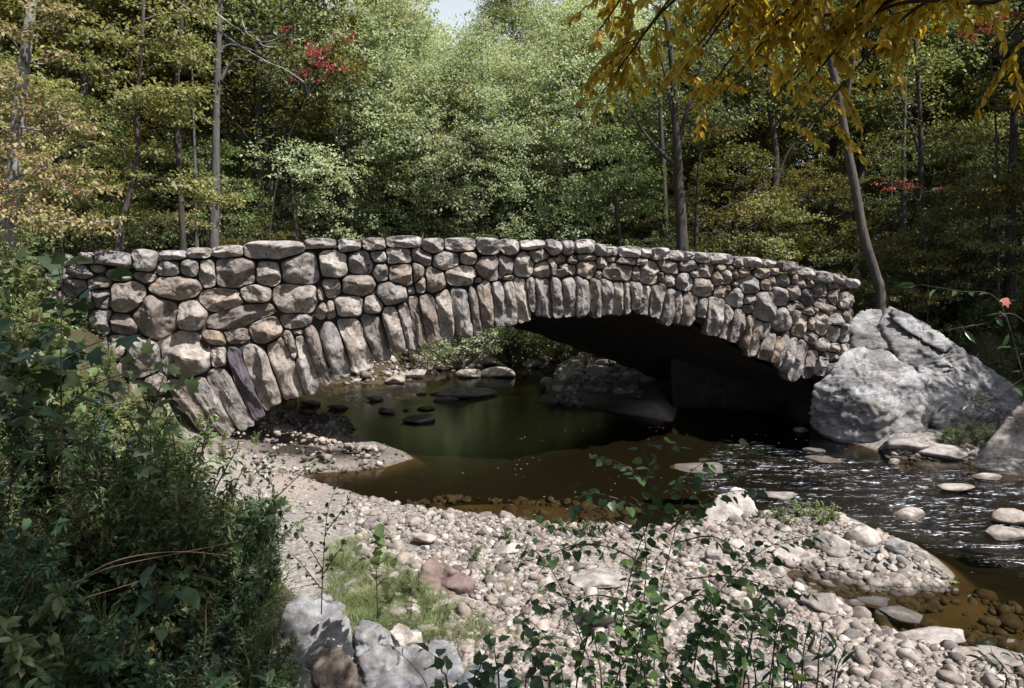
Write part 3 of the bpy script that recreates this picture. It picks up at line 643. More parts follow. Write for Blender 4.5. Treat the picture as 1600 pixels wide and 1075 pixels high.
# ------------------------------------------------------------------ single rocks
def rock(u,v,w,h,seed,mat,label,grp=None,sub=4,depth=.75,rz=None,facets=12,name='rock',sink=.22,tilt=0,rough=.06):
    p=gpx(u,v); p[2]=max(p[2],-.04); k=math.hypot(p[0],p[1])/FPX
    ang=math.atan2(CAMZ-p[2],p[1]); W=w*k; Dp=W*depth
    H=max((h*k-Dp*math.sin(ang)*.55)/math.cos(ang),h*k*.45)
    me=rock_mesh(name,(W,Dp,H*(1+sink)),seed,mat,sub,facets,rough)
    o=link(name,me,None,(p[0],p[1]+Dp*.35,p[2]+H*(1-sink)/2*1.0)); o.rotation_euler=(0,tilt,(seed*1.3)%.8-.4 if rz is None else rz)
    tag(o,label,'rock',grp); return o
R_=[(660,853,48,22,5,M_BARROCK,'small grey rock on the gravel bar behind the reddish wedge rock'),
(797,868,58,24,6,M_PALE,'low pale grey rock half sunk in the gravel bar'),
(690,918+30,34,16,58,M_BARROCK,'small flat stone in the grass in front of the reddish wedge rock'),
(925,925,115,34,7,M_PALE,'long pale flat rock seen through the knotweed shrub'),
(945,985,95,52,8,M_PALE,'bright pale slab lying on sand behind the knotweed stems'),
(935,840,40,22,68,M_PALE,'pale cobble at the pool edge behind the knotweed'),
(1100,738,95,17,11,M_PALE,'long low white rock standing in the water upstream of the peaked white boulder'),
(1224,782,62,19,12,M_BARROCK,'rounded brown grey rock in the rapids beside the peaked white boulder'),
(1243,878,76,34,13,M_PALE,'cream flat topped block with a dark undercut side on the gravel point',dict(facets=8)),
(1312,868,62,36,15,M_PALE,'cream slab tilted on the gravel point between two grey rocks',dict(facets=8,tilt=.2)),
(1352,853,66,34,16,M_BARROCK,'grey wedge rock at the water edge of the gravel point'),
(1408,868,44,26,17,M_BLUE,'squat blue grey rock at the tip of the gravel point'),
(1447,873,22,12,18,M_BARROCK,'small dark rock in the water off the gravel point'),
(1445,892,18,16,118,M_PALE,'small round pale stone at the tip of the gravel point'),
(1425,812,62,20,19,M_BARROCK,'wedge shaped rock breaking the rapids, pale on top',dict(facets=8)),
(1500,768,52,16,20,M_BARROCK,'smooth purplish rock awash in the upper rapids'),
(1546,750,42,13,21,M_BARROCK,'dark rounded rock in the rapids near the far bank boulder'),
(1590,822,58,28,22,M_BARROCK,'brown rock in the rapids at the edge of the view',dict(depth=.6)),
(1585,848,90,24,122,M_BARROCK,'dark submerged looking rock below the brown rapids rock'),
(1290,962,70,40,23,M_BARROCK,'rounded grey boulder at the head of the backwater'),
(1325,965,28,22,123,M_BARROCK,'small grey rock leaning on the rounded boulder of the backwater'),
(1376,920,42,24,24,M_BARROCK,'angular tan stone at the water edge of the backwater'),
(1385,946,80,10,25,M_BARROCK,'thin flat stone lying awash in the backwater'),
(1427,972,74,22,26,M_BARROCK,'brown rock rising from the backwater, dark below'),
(1465,1015,120,34,27,M_BARROCK,'long pale grey slab along the near shore of the backwater',dict(depth=.45)),
(1520,1035,60,22,127,M_BARROCK,'narrow blue grey stone behind the long pale slab'),
(1577,1048,84,32,28,M_BARROCK,'broad tan slab on the near shore at the corner of the view'),
(1275,706,34,9,29,M_BARROCK,'flat rock awash under the near side of the huge boulder'),
(1292,722,54,11,30,M_BARROCK,'low rock in the rapids in front of the huge boulder'),
(1425,712,80,34,31,M_BARROCK,'pale broken ledge rock at the foot of the huge boulder',dict(facets=8)),
(1487,718,78,28,32,M_BARROCK,'tan ledge rock with leaves on it, between the two great boulders',dict(facets=8)),
(1400,725,22,10,33,M_BARROCK,'small round stone in the water under the broken ledge rock'),
(1120,880,34,26,34,M_PALE,'pale cobble on the gravel bar behind the knotweed tips'),
(1150,868,50,30,35,M_PALE,'pale blocky stone on the gravel bar near the cream flat topped block'),
(1195,868,40,22,36,M_PALE,'pale stone touching the cream flat topped block'),
(1160,960,34,30,37,M_PALE,'pale upright stone by the head of the backwater'),
# upstream, beyond and under the arch
(731,624,106,22,40,M_BARROCK,'long flat rock shelf in mid stream under the arch, its side in shadow',dict(depth=.45,facets=5)),
(656,661,62,16,41,M_BARROCK,'low white rock in the pool with its reflection'),
(602,646,32,14,42,M_PALE,'small rounded white rock in the pool beneath the upright arch stones'),
(690,629,54,11,43,M_BARROCK,'low pale rock in front of the long flat rock shelf'),
(684,617,28,10,44,M_BARROCK,'small pale rock just upstream of the low pale rock'),
(662,641,34,9,45,M_BARROCK,'small flat grey rock between the white rock and the pale one'),
(586,627,32,11,46,M_BARROCK,'pale flat rock at the foot of the riffle'),
(529,640,36,11,47,M_BARROCK,'flat whitish stone off the sand spit'),
(634,642,12,7,48,M_PALE,'tiny white stone in the pool'),
(660,617,22,7,49,M_PALE,'tiny pale stone at the riffle'),
(735,590,50,16,50,M_BARROCK,'grey slab on the far shore beyond the flat rock shelf',dict(facets=5)),
(780,590,60,20,51,M_BARROCK,'broad grey slab on the far shore seen under the arch',dict(facets=5)),
(690,578,60,24,52,M_BARROCK,'dark tilted slab on the far bank under the arch',dict(facets=5)),
(650,592,44,18,53,M_BARROCK,'leaning slab at the upstream shore of the riffle',dict(facets=5)),
(615,600,34,16,54,M_BARROCK,'grey brown slab under the upright arch stones',dict(facets=5)),
(835,575,38,20,55,M_BARROCK,'dark bank boulder below the leafy far shore'),
(760,572,46,20,56,M_BARROCK,'grey boulder under the leafy far shore'),
(856,607,34,22,57,M_PALE,'white boulder on the small far gravel spit'),
(905,566,50,16,59,M_PALE,'pale boulder on the lit far bank beneath the arch edge'),
(945,572,40,14,60,M_PALE,'bright pale stone on the far bank beside the dark vault'),
(985,590,36,12,61,M_PALE,'pale stone on the grassy far bank'),
(925,612,40,18,62,M_BARROCK,'brown rock at the foot of the grassy far bank'),
(484,634,34,12,63,M_BARROCK,'flat pink stone on the sand under the arch end'),
(478,648,30,10,64,M_BARROCK,'small grey stone on the sand below the flat pink stone'),
(512,664,26,9,65,M_BARROCK,'pale stone at the tip of the sand under the arch'),
(440,655,26,12,66,M_BARROCK,'small stone at the foot of the purplish arch stone'),
(1255,676,30,10,67,M_BARROCK,'tan rock in the shade left of the huge boulder'),
]
for r_ in R_:
    kw=r_[7] if len(r_)>7 else {}
    rock(*r_[:7],**kw)
# the riprap at the foot of the camera's bank
RR=[(640,1012,60,34,205,M_PALE,'pale flat riprap stone behind the broad grey boulder',{}),
(527,958,30,20,207,M_BLUE,'small bright stone sitting on the riprap beside the sapling',{}),
(505,945,28,18,208,M_BLUE,'small grey stone behind the bright one on the riprap',{}),
(600,1100,110,50,209,M_BLUE,'pale grey riprap block at the bottom edge of the view',{}),
(740,1105,130,70,210,M_BLUE,'grey riprap block under the dark leaves at the bottom edge',{}),
(640,985+20,36,24,211,M_BLUE,'small wedge stone between the riprap boulders',{}),
]
for r_ in RR: rock(*r_[:7],grp=None,sink=.5,**r_[7])
def hullpx(name,pts,v0,depth,seed,mat,label,rough=.03,ridges=.04,sub=5,soft=.035,lift=0,near=0):
    """outline given in the picture, standing at the ground point under (mean u, v0), with real depth behind it"""
    um=sum(p[0] for p in pts)/len(pts); g=gpx(um,v0); Y=g[1]-near; k=math.hypot(g[0],g[1])/FPX; P=[]
    h0=max(p[1] for p in pts); h1=min(p[1] for p in pts)
    for u,v in pts:
        f=(h0-v)/(h0-h1); a=at_y(u,v,Y+f*depth*.55+lift); P.append(a)
        b=at_y(um+(u-um)*.75,v+(h0-h1)*.06,Y+depth*(.75+.25*f)+lift); P.append(b)
        if f<.35: P.append(np.array([a[0],a[1],g[2]-.25]))
    V,F=hull_rock(P,sub,soft,rough,seed,ridges); c=V.mean(0)
    mb=MB(); mb.add(V-c,F); o=link(name,mb.mesh(name,mat),None,tuple(c)); tag(o,label,'rock'); return o
hullpx('rock',[(646,914),(652,885),(668,866),(684,870),(712,888),(744,906),(738,916),(690,920)],914,.8,71,M_PINK,'reddish brown wedge shaped rock alone on the gravel, dark on its steep side',near=.3)
hullpx('rock',[(1094,815),(1102,788),(1118,772),(1150,760),(1166,764),(1186,792),(1191,818),(1130,824)],818,1.1,72,M_PALE,'white angular peaked boulder at the head of the gravel point')
B_=[([(430,1000),(440,950),(462,926),(500,930),(530,944),(552,970),(556,1004),(520,1030),(460,1035)],1018,1.1,73,M_BLUE,'large blue grey riprap block at the edge of the weeds'),
([(552,985),(562,966),(590,968),(612,985),(622,1012),(590,1030),(556,1025)],1016,.8,74,M_BLUE,'grey riprap block with a dark cleft beside the large blue grey one'),
([(556,1030),(572,1008),(610,1002),(655,1012),(692,1016),(706,1044),(660,1075),(600,1090),(560,1066)],1062,.9,75,M_BLUE,'broad grey riprap boulder with a dark hollow under its front'),
([(648,1015),(668,1000),(698,996),(718,1012),(728,1044),(706,1062),(660,1050)],1046,1.0,76,M_BLUE,'white topped riprap boulder nearest the gravel bar'),
([(484,1050),(496,1018),(528,1008),(558,1030),(590,1100),(540,1125),(490,1115)],1090,.9,77,None,'smooth tan riprap boulder in front of the grey blocks'),
([(596,1095),(622,1066),(668,1066),(700,1095),(640,1110)],1092,.8,78,M_BLUE,'pale grey riprap block peeping over the bottom edge of the view'),
([(606,985),(622,972),(642,980),(656,1000),(628,1008)],1000,.5,79,M_PALE,'low pale riprap stone behind the broad grey boulder'),
([(400,1040),(420,1010),(460,1020),(490,1050),(480,1090),(420,1090)],1080,.8,80,M_BLUE,'dull grey riprap block half hidden under the weeds')]
M_TAN=rock_mat('tan_rock',[(0,(.25,.225,.205)),(1,(.29,.26,.235))],spots=.3,stain=.4,scale=2.4,bump=.5)
for a in [(b[:4]+((M_TAN,) if b[3]==77 else (b[4],))+b[5:]) for b in B_]: hullpx('rock',*a,rough=.04,ridges=.09,soft=.02,near=.5)
# cobbles one could pick out, on the bar and along the shores
cob=[rock_mesh('cobble',(1,.8,.55),300+k,[M_BARROCK,M_PALE,M_BARROCK,M_BLUE][k%4],3,10,.05) for k in range(8)]
def cobbles(poly,n,s0,s1,label,grp,seed):
    P=np.array([on_z(u,v,.1)[:2] for u,v in poly]); q=np.random.default_rng(seed); k=0
    lo,hi=P.min(0),P.max(0)
    while k<n:
        c=q.uniform(lo,hi,(200,2)); c=c[poly_sd(c,P)<0]
        for x,y in c:
            if k>=n: break
            s=q.uniform(s0,s1)*q.uniform(.8,1.1); z=max(tz(x,y),-.03)
            o=link('cobble',cob[q.integers(8)],None,(x,y,z+s*.12)); o.scale=(s,s*q.uniform(.7,1),s*q.uniform(.7,1.1)); o.rotation_euler=(q.normal()*.15,q.normal()*.15,q.uniform(0,6.28))
            tag(o,label,'cobble',grp); k+=1
cobbles([(1180,880),(1200,850),(1330,850),(1440,880),(1470,905),(1400,905),(1300,880),(1230,880)],46,.16,.34,'fist to head sized rounded cobble on the gravel point beside the rapids','cobbles on the gravel point',1)
cobbles([(1180,930),(1260,960),(1340,985),(1420,1020),(1600,1060),(1600,1075),(1380,1075),(1180,1000)],60,.14,.30,'pale rounded cobble along the near shore of the backwater','cobbles along the backwater shore',2)
cobbles([(600,800),(900,840),(1150,850),(1150,960),(1000,1000),(800,980),(640,860)],50,.12,.26,'larger pale cobble lying among the gravel of the open bar','cobbles on the open gravel bar',3)
cobbles([(390,670),(520,670),(600,700),(560,728),(430,735)],16,.08,.26,'stone half sunk in the dark wet sand spit','stones on the wet sand spit',14)
cobbles([(430,640),(520,630),(540,660),(500,675),(430,675)],22,.12,.3,'small flat stone on the sand under the bridge end','stones on the sand under the arch',4)
cobbles([(520,605),(620,590),(760,575),(860,572),(860,562),(700,566),(560,590)],34,.2,.55,'grey stone along the far shore seen under the arch','stones along the far shore',5)
cobbles([(870,600),(1000,585),(1010,575),(900,555),(860,562)],24,.2,.5,'pale stone on the far bank right of the leafy bush','stones on the far right bank',6)
# ------------------------------------------------------------------ gravel
import bmesh as _bm
def pebble_proto(sub,seed):
    b=_bm.new(); _bm.ops.create_icosphere(b,subdivisions=sub,radius=1.0)
    V=np.array([v.co[:] for v in b.verts]); F=np.array([[v.index for v in f.verts] for f in b.faces]); b.free()
    q=np.random.default_rng(seed+70)
    D=V.copy(); R=np.ones(len(V))*1.2
    for _ in range(6):
        n=norm(q.normal(size=3)); c=D@n; R=np.minimum(R,np.where(c>.05,q.uniform(.55,.95)/np.maximum(c,.05),9))
    V=D*R[:,None]*1.15; return V,F
PR1=[pebble_proto(2,s) for s in range(5)]; PR0=[pebble_proto(1,s+9) for s in range(6)]
def scatter_pebbles(mb,poly,n,med,seed,protos,zj=.3,smin=.013,smax=.12):
    P=np.array([on_z(u,v,.1)[:2] for u,v in poly]); q=np.random.default_rng(seed); lo,hi=P.min(0),P.max(0)
    pts=np.zeros((0,2))
    while len(pts)<n:
        c=q.uniform(lo,hi,(n*2,2)); c=c[poly_sd(c,P)<0]
        cl=fbm(np.c_[c,c[:,0]*0],.9,3,seed); c=c[q.random(len(c))<np.clip(.50+cl*2.3,.03,1)]
        pts=np.vstack([pts,c])
    pts=pts[:n]; z=terrain(pts); s=np.clip(np.exp(q.normal(size=n)*.58)*med,smin,smax)
    rz=q.uniform(0,2*PI,n)
    for k,(V,F) in enumerate(protos):
        idx=np.arange(k,n,len(protos)); m=len(idx)
        S=s[idx][:,None,None]*np.stack([np.ones(m),q.uniform(.65,1,m),q.uniform(.4,.75,m)],1)[:,None,:]
        W=V[None]*S; c_,s_=np.cos(rz[idx])[:,None],np.sin(rz[idx])[:,None]
        tx=q.normal(size=(m,1))*.22; Z=W[...,2]+W[...,0]*tx
        X=W[...,0]*c_-W[...,1]*s_; Y=W[...,0]*s_+W[...,1]*c_
        G=np.stack([X+pts[idx,0][:,None],Y+pts[idx,1][:,None],Z+(z[idx]+s[idx]*zj)[:,None]],-1)
        FF=(F[None]+(np.arange(m)*len(V))[:,None,None]).reshape(-1,3); mb.add(G.reshape(-1,3),FF)
M_GRAVEL=rock_mat('gravel_stone',[(0,(.22,.205,.19)),(.15,(.40,.375,.35)),(.3,(.29,.25,.225)),(.42,(.12,.115,.115)),(.55,(.50,.475,.45)),(.68,(.24,.195,.17)),(.8,(.36,.35,.34)),(.9,(.09,.085,.085)),(1,(.58,.555,.53))],island=True,spots=.1,stain=.1,scale=5,bump=.25,wetline=.0)
mb=MB()
bar=[(555,800),(640,800),(800,820),(960,830),(1070,822),(1190,808),(1250,803),(1330,815),(1420,852),(1480,897),(1460,912),(1320,898),(1230,884),(1220,900),(1262,938),(1330,965),(1400,1006),(1600,1050),(1700,1075),(1700,1180),(560,1180),(600,1000),(560,880)]
scatter_pebbles(mb,bar,88000,.0205,1,PR0,.25)
scatter_pebbles(mb,bar,1300,.06,2,PR1,.3,.05,.14)
scatter_pebbles(mb,[(1240,885),(1330,895),(1480,905),(1480,930),(1300,935),(1350,985),(1600,1045),(1250,930)],1500,.06,3,PR0,.1)
scatter_pebbles(mb,[(540,770),(700,795),(960,822),(960,800),(800,790)],700,.03,4,PR0,.1)
scatter_pebbles(mb,[(380,670),(500,665),(600,690),(640,715),(540,735),(430,740)],260,.03,8,PR0,.2)
scatter_pebbles(mb,[(420,640),(530,625),(560,668),(520,685),(420,690)],500,.05,5,PR0,.2)
scatter_pebbles(mb,[(520,612),(620,600),(700,580),(860,575),(880,598),(850,620),(900,634),(1000,640),(1000,570),(900,550),(700,560),(500,600)],2200,.10,6,PR0,.2,.03,.3)
scatter_pebbles(mb,[(1380,700),(1520,700),(1520,735),(1400,720)],400,.07,7,PR0,.2)
scatter_pebbles(mb,[(560,790),(720,745),(900,745),(1010,770),(1010,838),(800,825),(640,805)],700,.055,11,PR1,.25,.03,.16)
scatter_pebbles(mb,[(1230,885),(1480,905),(1700,925),(1700,1050),(1400,1005),(1240,925)],700,.06,12,PR1,.25,.03,.18)
scatter_pebbles(mb,[(380,690),(560,690),(640,715),(540,735),(400,735)],260,.05,13,PR1,.15,.02,.12)
scatter_pebbles(mb,[(360,700),(430,750),(600,790),(560,850),(460,830),(340,760)],700,.026,14,PR0,.2)
o=link('gravel',mb.mesh('gravel',M_GRAVEL,False)); tag(o,'pale pinkish gravel covering the bar between the pool and the near bank','gravel',kind='stuff')
# ------------------------------------------------------------------ leaves
TPL={
 'diamond':(np.array([[0,0,0],[.5,.5,.12],[.5,-.5,.12],[1,0,-.05]]),np.array([[0,3,1],[0,2,3]])),
 'oval':(np.array([[0,0,0],[.35,0,.0],[.7,0,-.03],[1,0,-.12],[.22,.38,.09],[.62,.42,.07],[.22,-.38,.09],[.62,-.42,.07]]),
         np.array([[0,1,4],[1,5,4],[1,2,5],[2,3,5],[0,6,1],[1,6,7],[1,7,2],[2,7,3]])),
 'heart':(np.array([[.0,0,0],[.35,0,0],[.7,0,-.03],[1,0,-.10],[-.1,.28,.05],[.25,.5,.08],[.65,.32,.05],[-.1,-.28,.05],[.25,-.5,.08],[.65,-.32,.05]]),
         np.array([[0,1,5],[0,5,4],[1,2,6],[1,6,5],[2,3,6],[0,8,1],[0,7,8],[1,9,2],[1,8,9],[2,9,3]])),
 'maple':(np.array([[0,0,0],[.45,0,0],[1,0,-.08],[.62,.24,.03],[.70,.5,-.03],[.36,.36,.05],[.16,.54,-.02],[.02,.28,.03],[.62,-.24,.03],[.70,-.5,-.03],[.36,-.36,.05],[.16,-.54,-.02],[.02,-.28,.03]]),
         np.array([[0,1,7],[7,1,5],[7,5,6],[5,1,3],[5,3,4],[1,2,3],[0,12,1],[12,10,1],[12,11,10],[10,8,1],[10,9,8],[1,8,2]])),
 'blade':(np.array([[0,0,0],[.33,.5,.1],[.33,-.5,.1],[.7,.4,.05],[.7,-.4,.05],[1,0,-.3]]),np.array([[0,2,1],[1,2,4],[1,4,3],[3,4,5]])),
}
def leaves(mb,P,D,N,L,W,tpl='diamond'):
    T,F=TPL[tpl]; P=np.asarray(P,float); n=len(P)
    if n==0: return
    D=norm(D); N=norm(N-(np.sum(N*D,1)[:,None])*D); S=np.cross(N,D)
    L=np.broadcast_to(L,(n,)); W=np.broadcast_to(W,(n,))
    V=P[:,None]+T[None,:,0:1]*(L[:,None,None]*D[:,None])+T[None,:,1:2]*(W[:,None,None]*S[:,None])+T[None,:,2:3]*(L[:,None,None]*N[:,None])
    FF=(F[None]+(np.arange(n)*len(T))[:,None,None]).reshape(-1,3); mb.add(V.reshape(-1,3),FF)
def rdir(q,n,up=0.0,s=1.0):
    d=q.normal(size=(n,3))*s; d[:,2]+=up; return norm(d)
def L3(*a): return [(i/(len(a)-1),c) for i,c in enumerate(a)]
M_LEAF={
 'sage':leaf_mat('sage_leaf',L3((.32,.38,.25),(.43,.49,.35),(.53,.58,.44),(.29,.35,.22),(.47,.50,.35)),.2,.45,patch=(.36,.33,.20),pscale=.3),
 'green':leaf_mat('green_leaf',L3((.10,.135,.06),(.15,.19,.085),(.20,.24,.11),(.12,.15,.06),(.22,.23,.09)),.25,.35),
 'olive':leaf_mat('olive_leaf',L3((.10,.105,.035),(.15,.14,.04),(.21,.19,.055),(.12,.12,.04),(.08,.09,.035)),.3,.4,patch=(.17,.115,.02)),
 'yellowgreen':leaf_mat('yellow_green_leaf',L3((.20,.22,.09),(.28,.29,.12),(.36,.36,.17),(.22,.23,.10)),.2,.4,patch=(.12,.14,.05)),
 'autumn':leaf_mat('autumn_leaf',L3((.20,.20,.09),(.30,.28,.13),(.36,.24,.17),(.26,.26,.12),(.22,.23,.10),(.38,.20,.15)),.2,.35,patch=(.15,.15,.06)),
 'red':leaf_mat('red_leaf',L3((.30,.03,.035),(.42,.05,.06),(.36,.10,.08),(.22,.03,.03)),.1,.35),
 'pale':leaf_mat('pale_leaf',L3((.28,.31,.19),(.36,.38,.25),(.30,.34,.20)),.1,.35),
 'gold':leaf_mat('gold_leaf',L3((.46,.28,.035),(.54,.35,.05),(.60,.46,.10),(.36,.20,.025),(.42,.38,.09),(.44,.28,.04)),.1,.6,rough=.35),
 'knot':leaf_mat('knotweed_leaf',L3((.04,.08,.035),(.07,.13,.05),(.12,.19,.06),(.05,.09,.04),(.16,.22,.07)),.2,.45,rough=.35,spec=.5),
 'weed':leaf_mat('weed_leaf',L3((.08,.12,.05),(.13,.18,.075),(.19,.24,.11),(.09,.12,.05),(.26,.28,.15)),.3,.35,rough=.4),
 'darkweed':leaf_mat('dark_leaf',L3((.035,.07,.035),(.055,.10,.05),(.08,.13,.06),(.04,.07,.03)),.2,.3,rough=.35,spec=.5),
 'grass':leaf_mat('grass_blade',L3((.10,.15,.05),(.16,.21,.08),(.22,.25,.11),(.26,.23,.13)),.2,.4),
 'dry':leaf_mat('dry_leaf',L3((.26,.17,.09),(.36,.25,.14),(.20,.13,.08)),.2,.3),
}
BK={'dark':bark_mat('dark_bark',(.035,.03,.026),(.09,.08,.07)),
 'grey':bark_mat('grey_bark',(.06,.056,.055),(.15,.145,.14)),
 'pale':bark_mat('pale_bark',(.20,.19,.18),(.42,.41,.39),patches=(.12,.11,.10)),
 'brown':bark_mat('brown_bark',(.055,.044,.04),(.13,.11,.10)),
 'stem':plain_mat('green_stem',(.10,.07,.035),.7),'twig':plain_mat('dark_twig',(.05,.035,.028),.8),'straw':plain_mat('straw',(.34,.21,.13),.7)}
# ------------------------------------------------------------------ trees
def tree_geo(seed,H,c0,R,ncl,nlf,lsz,tr,flat=.45,shape='oval',bend=.6,tpl='diamond',top=1.0,spread=.17,low=.35):
    """trunk and crown; leaves sit in clumps at the branch tips"""
    q=np.random.default_rng(seed); tb=MB(); cb=MB()
    n=14; zz=np.linspace(0,H*.93,n); bx=np.cumsum(q.normal(size=n)*bend*.12); by=np.cumsum(q.normal(size=n)*bend*.12); bx-=bx[0]; by-=by[0]
    T=np.c_[bx,by,zz]; rad=tr*(1-zz/H)**.75+.02; rad[0]*=1.35
    tube(tb,smoothpath(T,28),np.interp(np.linspace(0,1,28),np.linspace(0,1,n),rad),9,rough=.03)
    def trunk(z): return np.array([np.interp(z,zz,bx),np.interp(z,zz,by),z])
    k=0; C=[]
    while len(C)<ncl:
        p=q.normal(size=3); p/=np.linalg.norm(p); p*=q.uniform(.35,1)**.5
        t=(p[2]+1)/2; z=c0+(H*top-c0)*t
        w=math.sin(PI*min(max(.16+.80*t,0),1))**.7 if shape=='oval' else (1-.75*t)
        hs=math.hypot(p[0],p[1])
        x,y=p[0]/max(hs,.1)*min(hs+.15,1),p[1]/max(hs,.1)*min(hs+.15,1)
        c=np.array([x*R*w,y*R*w,z])
        if vnoise(c[None],.45,seed)[0]<-.28: continue
        C.append(c)
    for c in C:
        z0=max(c0*.75,c[2]-np.hypot(c[0],c[1])*q.uniform(.3,.8)); z0=min(z0,H*.9); a=trunk(z0); b=c+trunk(c[2])*[1,1,0]
        m=(a+b)/2+q.normal(size=3)*R*.06+np.array([0,0,-.04*R]); rb=max(tr*.26*(1-z0/H)+.012,.015)
        tube(tb,smoothpath([a,m,b],7),np.linspace(rb,.012,7),5)
        rc=R*spread*q.uniform(.7,1.5); m_=int(nlf*(rc/(R*spread))**1.5)
        # sub-clumps: short twigs with their leaves
        ns=max(3,m_//16); sc=q.normal(size=(ns,3))*np.array([1,1,flat])*rc*.75; sc+=b
        id_=q.integers(0,ns,m_); P=sc[id_]+q.normal(size=(m_,3))*np.array([1,1,.5])*rc*.22
        out=norm(P-np.array([trunk(c[2])[0],trunk(c[2])[1],c[2]-R*.3]))
        D=norm(out*.6+q.normal(size=(m_,3))*.75+np.array([0,0,-.25])); N=norm(out*.35+q.normal(size=(m_,3))*.5+np.array([0,0,.9]))
        L=lsz*q.uniform(.7,1.3,m_); leaves(cb,P,D,N,L,L*.62,tpl)
    return tb,cb
KIND={}
def kind(name,variants,**kw):
    KIND[name]=[]
    for s in variants:
        tb,cb=tree_geo(s,**kw); KIND[name].append((tb.mesh('trunk',BK['dark']),cb.mesh('crown',M_LEAF['green'],False)))
kind('tall',(1,2),H=22,c0=9,R=5.0,ncl=100,nlf=120,lsz=.26,tr=.30)
kind('wall',(3,4,5),H=19,c0=2.0,R=4.6,ncl=230,nlf=190,lsz=.165,tr=.26,flat=.55)
kind('under',(6,7),H=8.5,c0=2.2,R=3.0,ncl=75,nlf=110,lsz=.135,tr=.085,flat=.22,bend=.9)
kind('lace',(8,),H=10,c0=2.5,R=3.3,ncl=80,nlf=110,lsz=.15,tr=.11,flat=.16,bend=.7,tpl='diamond')
kind('shrub',(9,10),H=3.2,c0=.3,R=1.7,ncl=50,nlf=90,lsz=.10,tr=.05,flat=.5,spread=.22)
def tree(kind_,u,Y,leaf,bark,label,cat='tree',grp=None,s=1.0,v=0,sz=None,name='tree',rz=None,dz=0,X=None):
    p=gpt(u,Y) if X is None else np.array([X,Y,tz(X,Y)])
    root=empty(name,(p[0],p[1],p[2]-.1+dz),random.uniform(0,6.28) if rz is None else rz); root.scale=(s,s,s if sz is None else sz)
    tm,cm=KIND[kind_][v%len(KIND[kind_])]
    a=link('trunk',tm,root,mat=BK[bark]); b=link('crown',cm,root,mat=M_LEAF[leaf]); a.name='trunk'; b.name='crown'
    tag(root,label,cat,grp); return root
def trunk_px(pts,Y,w,k=12,dY=0):
    """a trunk path drawn from picture points at distance Y, standing on the ground"""
    P=[at_y(u,v,Y+dY*i) for i,(u,v) in enumerate(pts)]
    b=P[0].copy(); g=tz(b[0],b[1])
    if b[2]>g: P=[np.array([b[0]-(P[1][0]-b[0])*.15,b[1],g-.2])]+P
    return np.array(P)
def custom_tree(name,pts,Y,w,bark,leaf,label,crowns,branches=(),cat='tree',lsz=.16,dY=0,tipf=.35):
    """crowns: (u,v,r_m,n) clumps; branches: lists of px points"""
    P=trunk_px(pts,Y,w,dY=dY); base=P[0].copy(); r=w/2*Y/FPX
    root=empty(name,tuple(base)); tb=MB(); cb=MB()
    q=np.random.default_rng(int(pts[0][0])+int(Y))
    S=smoothpath(P,40); tube(tb,S-base,np.linspace(r*1.12,r*tipf,40),11,rough=.03)
    for br in branches:
        B=smoothpath([at_y(u,v,Y+o) for u,v,o in br],14); wb=r*.42; tube(tb,B-base,np.linspace(wb,.012,14),7,rough=.05)
    for (u,v,rc,n,o) in crowns:
        c=at_y(u,v,Y+o)
        j=np.argmin(np.linalg.norm(S-(c-np.array([0,0,rc*.5])),axis=1)); a=S[j]
        tube(tb,smoothpath([a,(a+c)/2+q.normal(size=3)*.15,c],8)-base,np.linspace(.035,.01,8),5)
        ns=max(4,n//14); sc=q.normal(size=(ns,3))*np.array([1,1,.35])*rc*.55+c
        for s1 in sc[::3]: tube(tb,np.array([c,(c+s1)/2+q.normal(size=3)*.06,s1])-base,[.014,.01,.006],4)
        P_=sc[q.integers(0,ns,n)]+q.normal(size=(n,3))*np.array([1,1,.35])*rc*.16
        D=norm((P_-c)/rc*.6+q.normal(size=(n,3))*.7+[0,0,-.25]); N=norm(q.normal(size=(n,3))*.45+[0,0,1])
        L=lsz*q.uniform(.7,1.3,n); leaves(cb,P_-base,D,N,L,L*.6,'oval' if lsz>.11 and Y<26 else 'diamond')
    link('trunk',tb.mesh('trunk',BK[bark]),root)
    if cb.n: link('crown',cb.mesh('crown',M_LEAF[leaf],False),root)
    tag(root,label,cat); return root
q0=np.random.default_rng(5)
# the sunlit wall of foliage behind the middle of the bridge
def row(kindn,us,Y,leafs,bark,label,grp,s=(.85,1.15),dy=3,**kw):
    for i,u in enumerate(us):
        tree(kindn,u+q0.uniform(-25,25),Y+q0.uniform(-dy,dy),leafs[i%len(leafs)],bark,label,'tree',grp,s=q0.uniform(*s),v=int(q0.integers(9)),**kw)
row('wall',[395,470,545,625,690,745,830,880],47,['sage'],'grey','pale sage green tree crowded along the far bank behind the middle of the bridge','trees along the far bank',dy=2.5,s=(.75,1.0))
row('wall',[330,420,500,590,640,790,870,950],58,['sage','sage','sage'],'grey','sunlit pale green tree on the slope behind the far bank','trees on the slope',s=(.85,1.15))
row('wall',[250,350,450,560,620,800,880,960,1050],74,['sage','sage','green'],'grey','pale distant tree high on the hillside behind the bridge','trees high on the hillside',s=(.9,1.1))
row('wall',[300,420,540,860,980,1100],95,['sage','sage'],'grey','faint distant tree near the skyline','trees near the skyline',s=(.9,1.05))
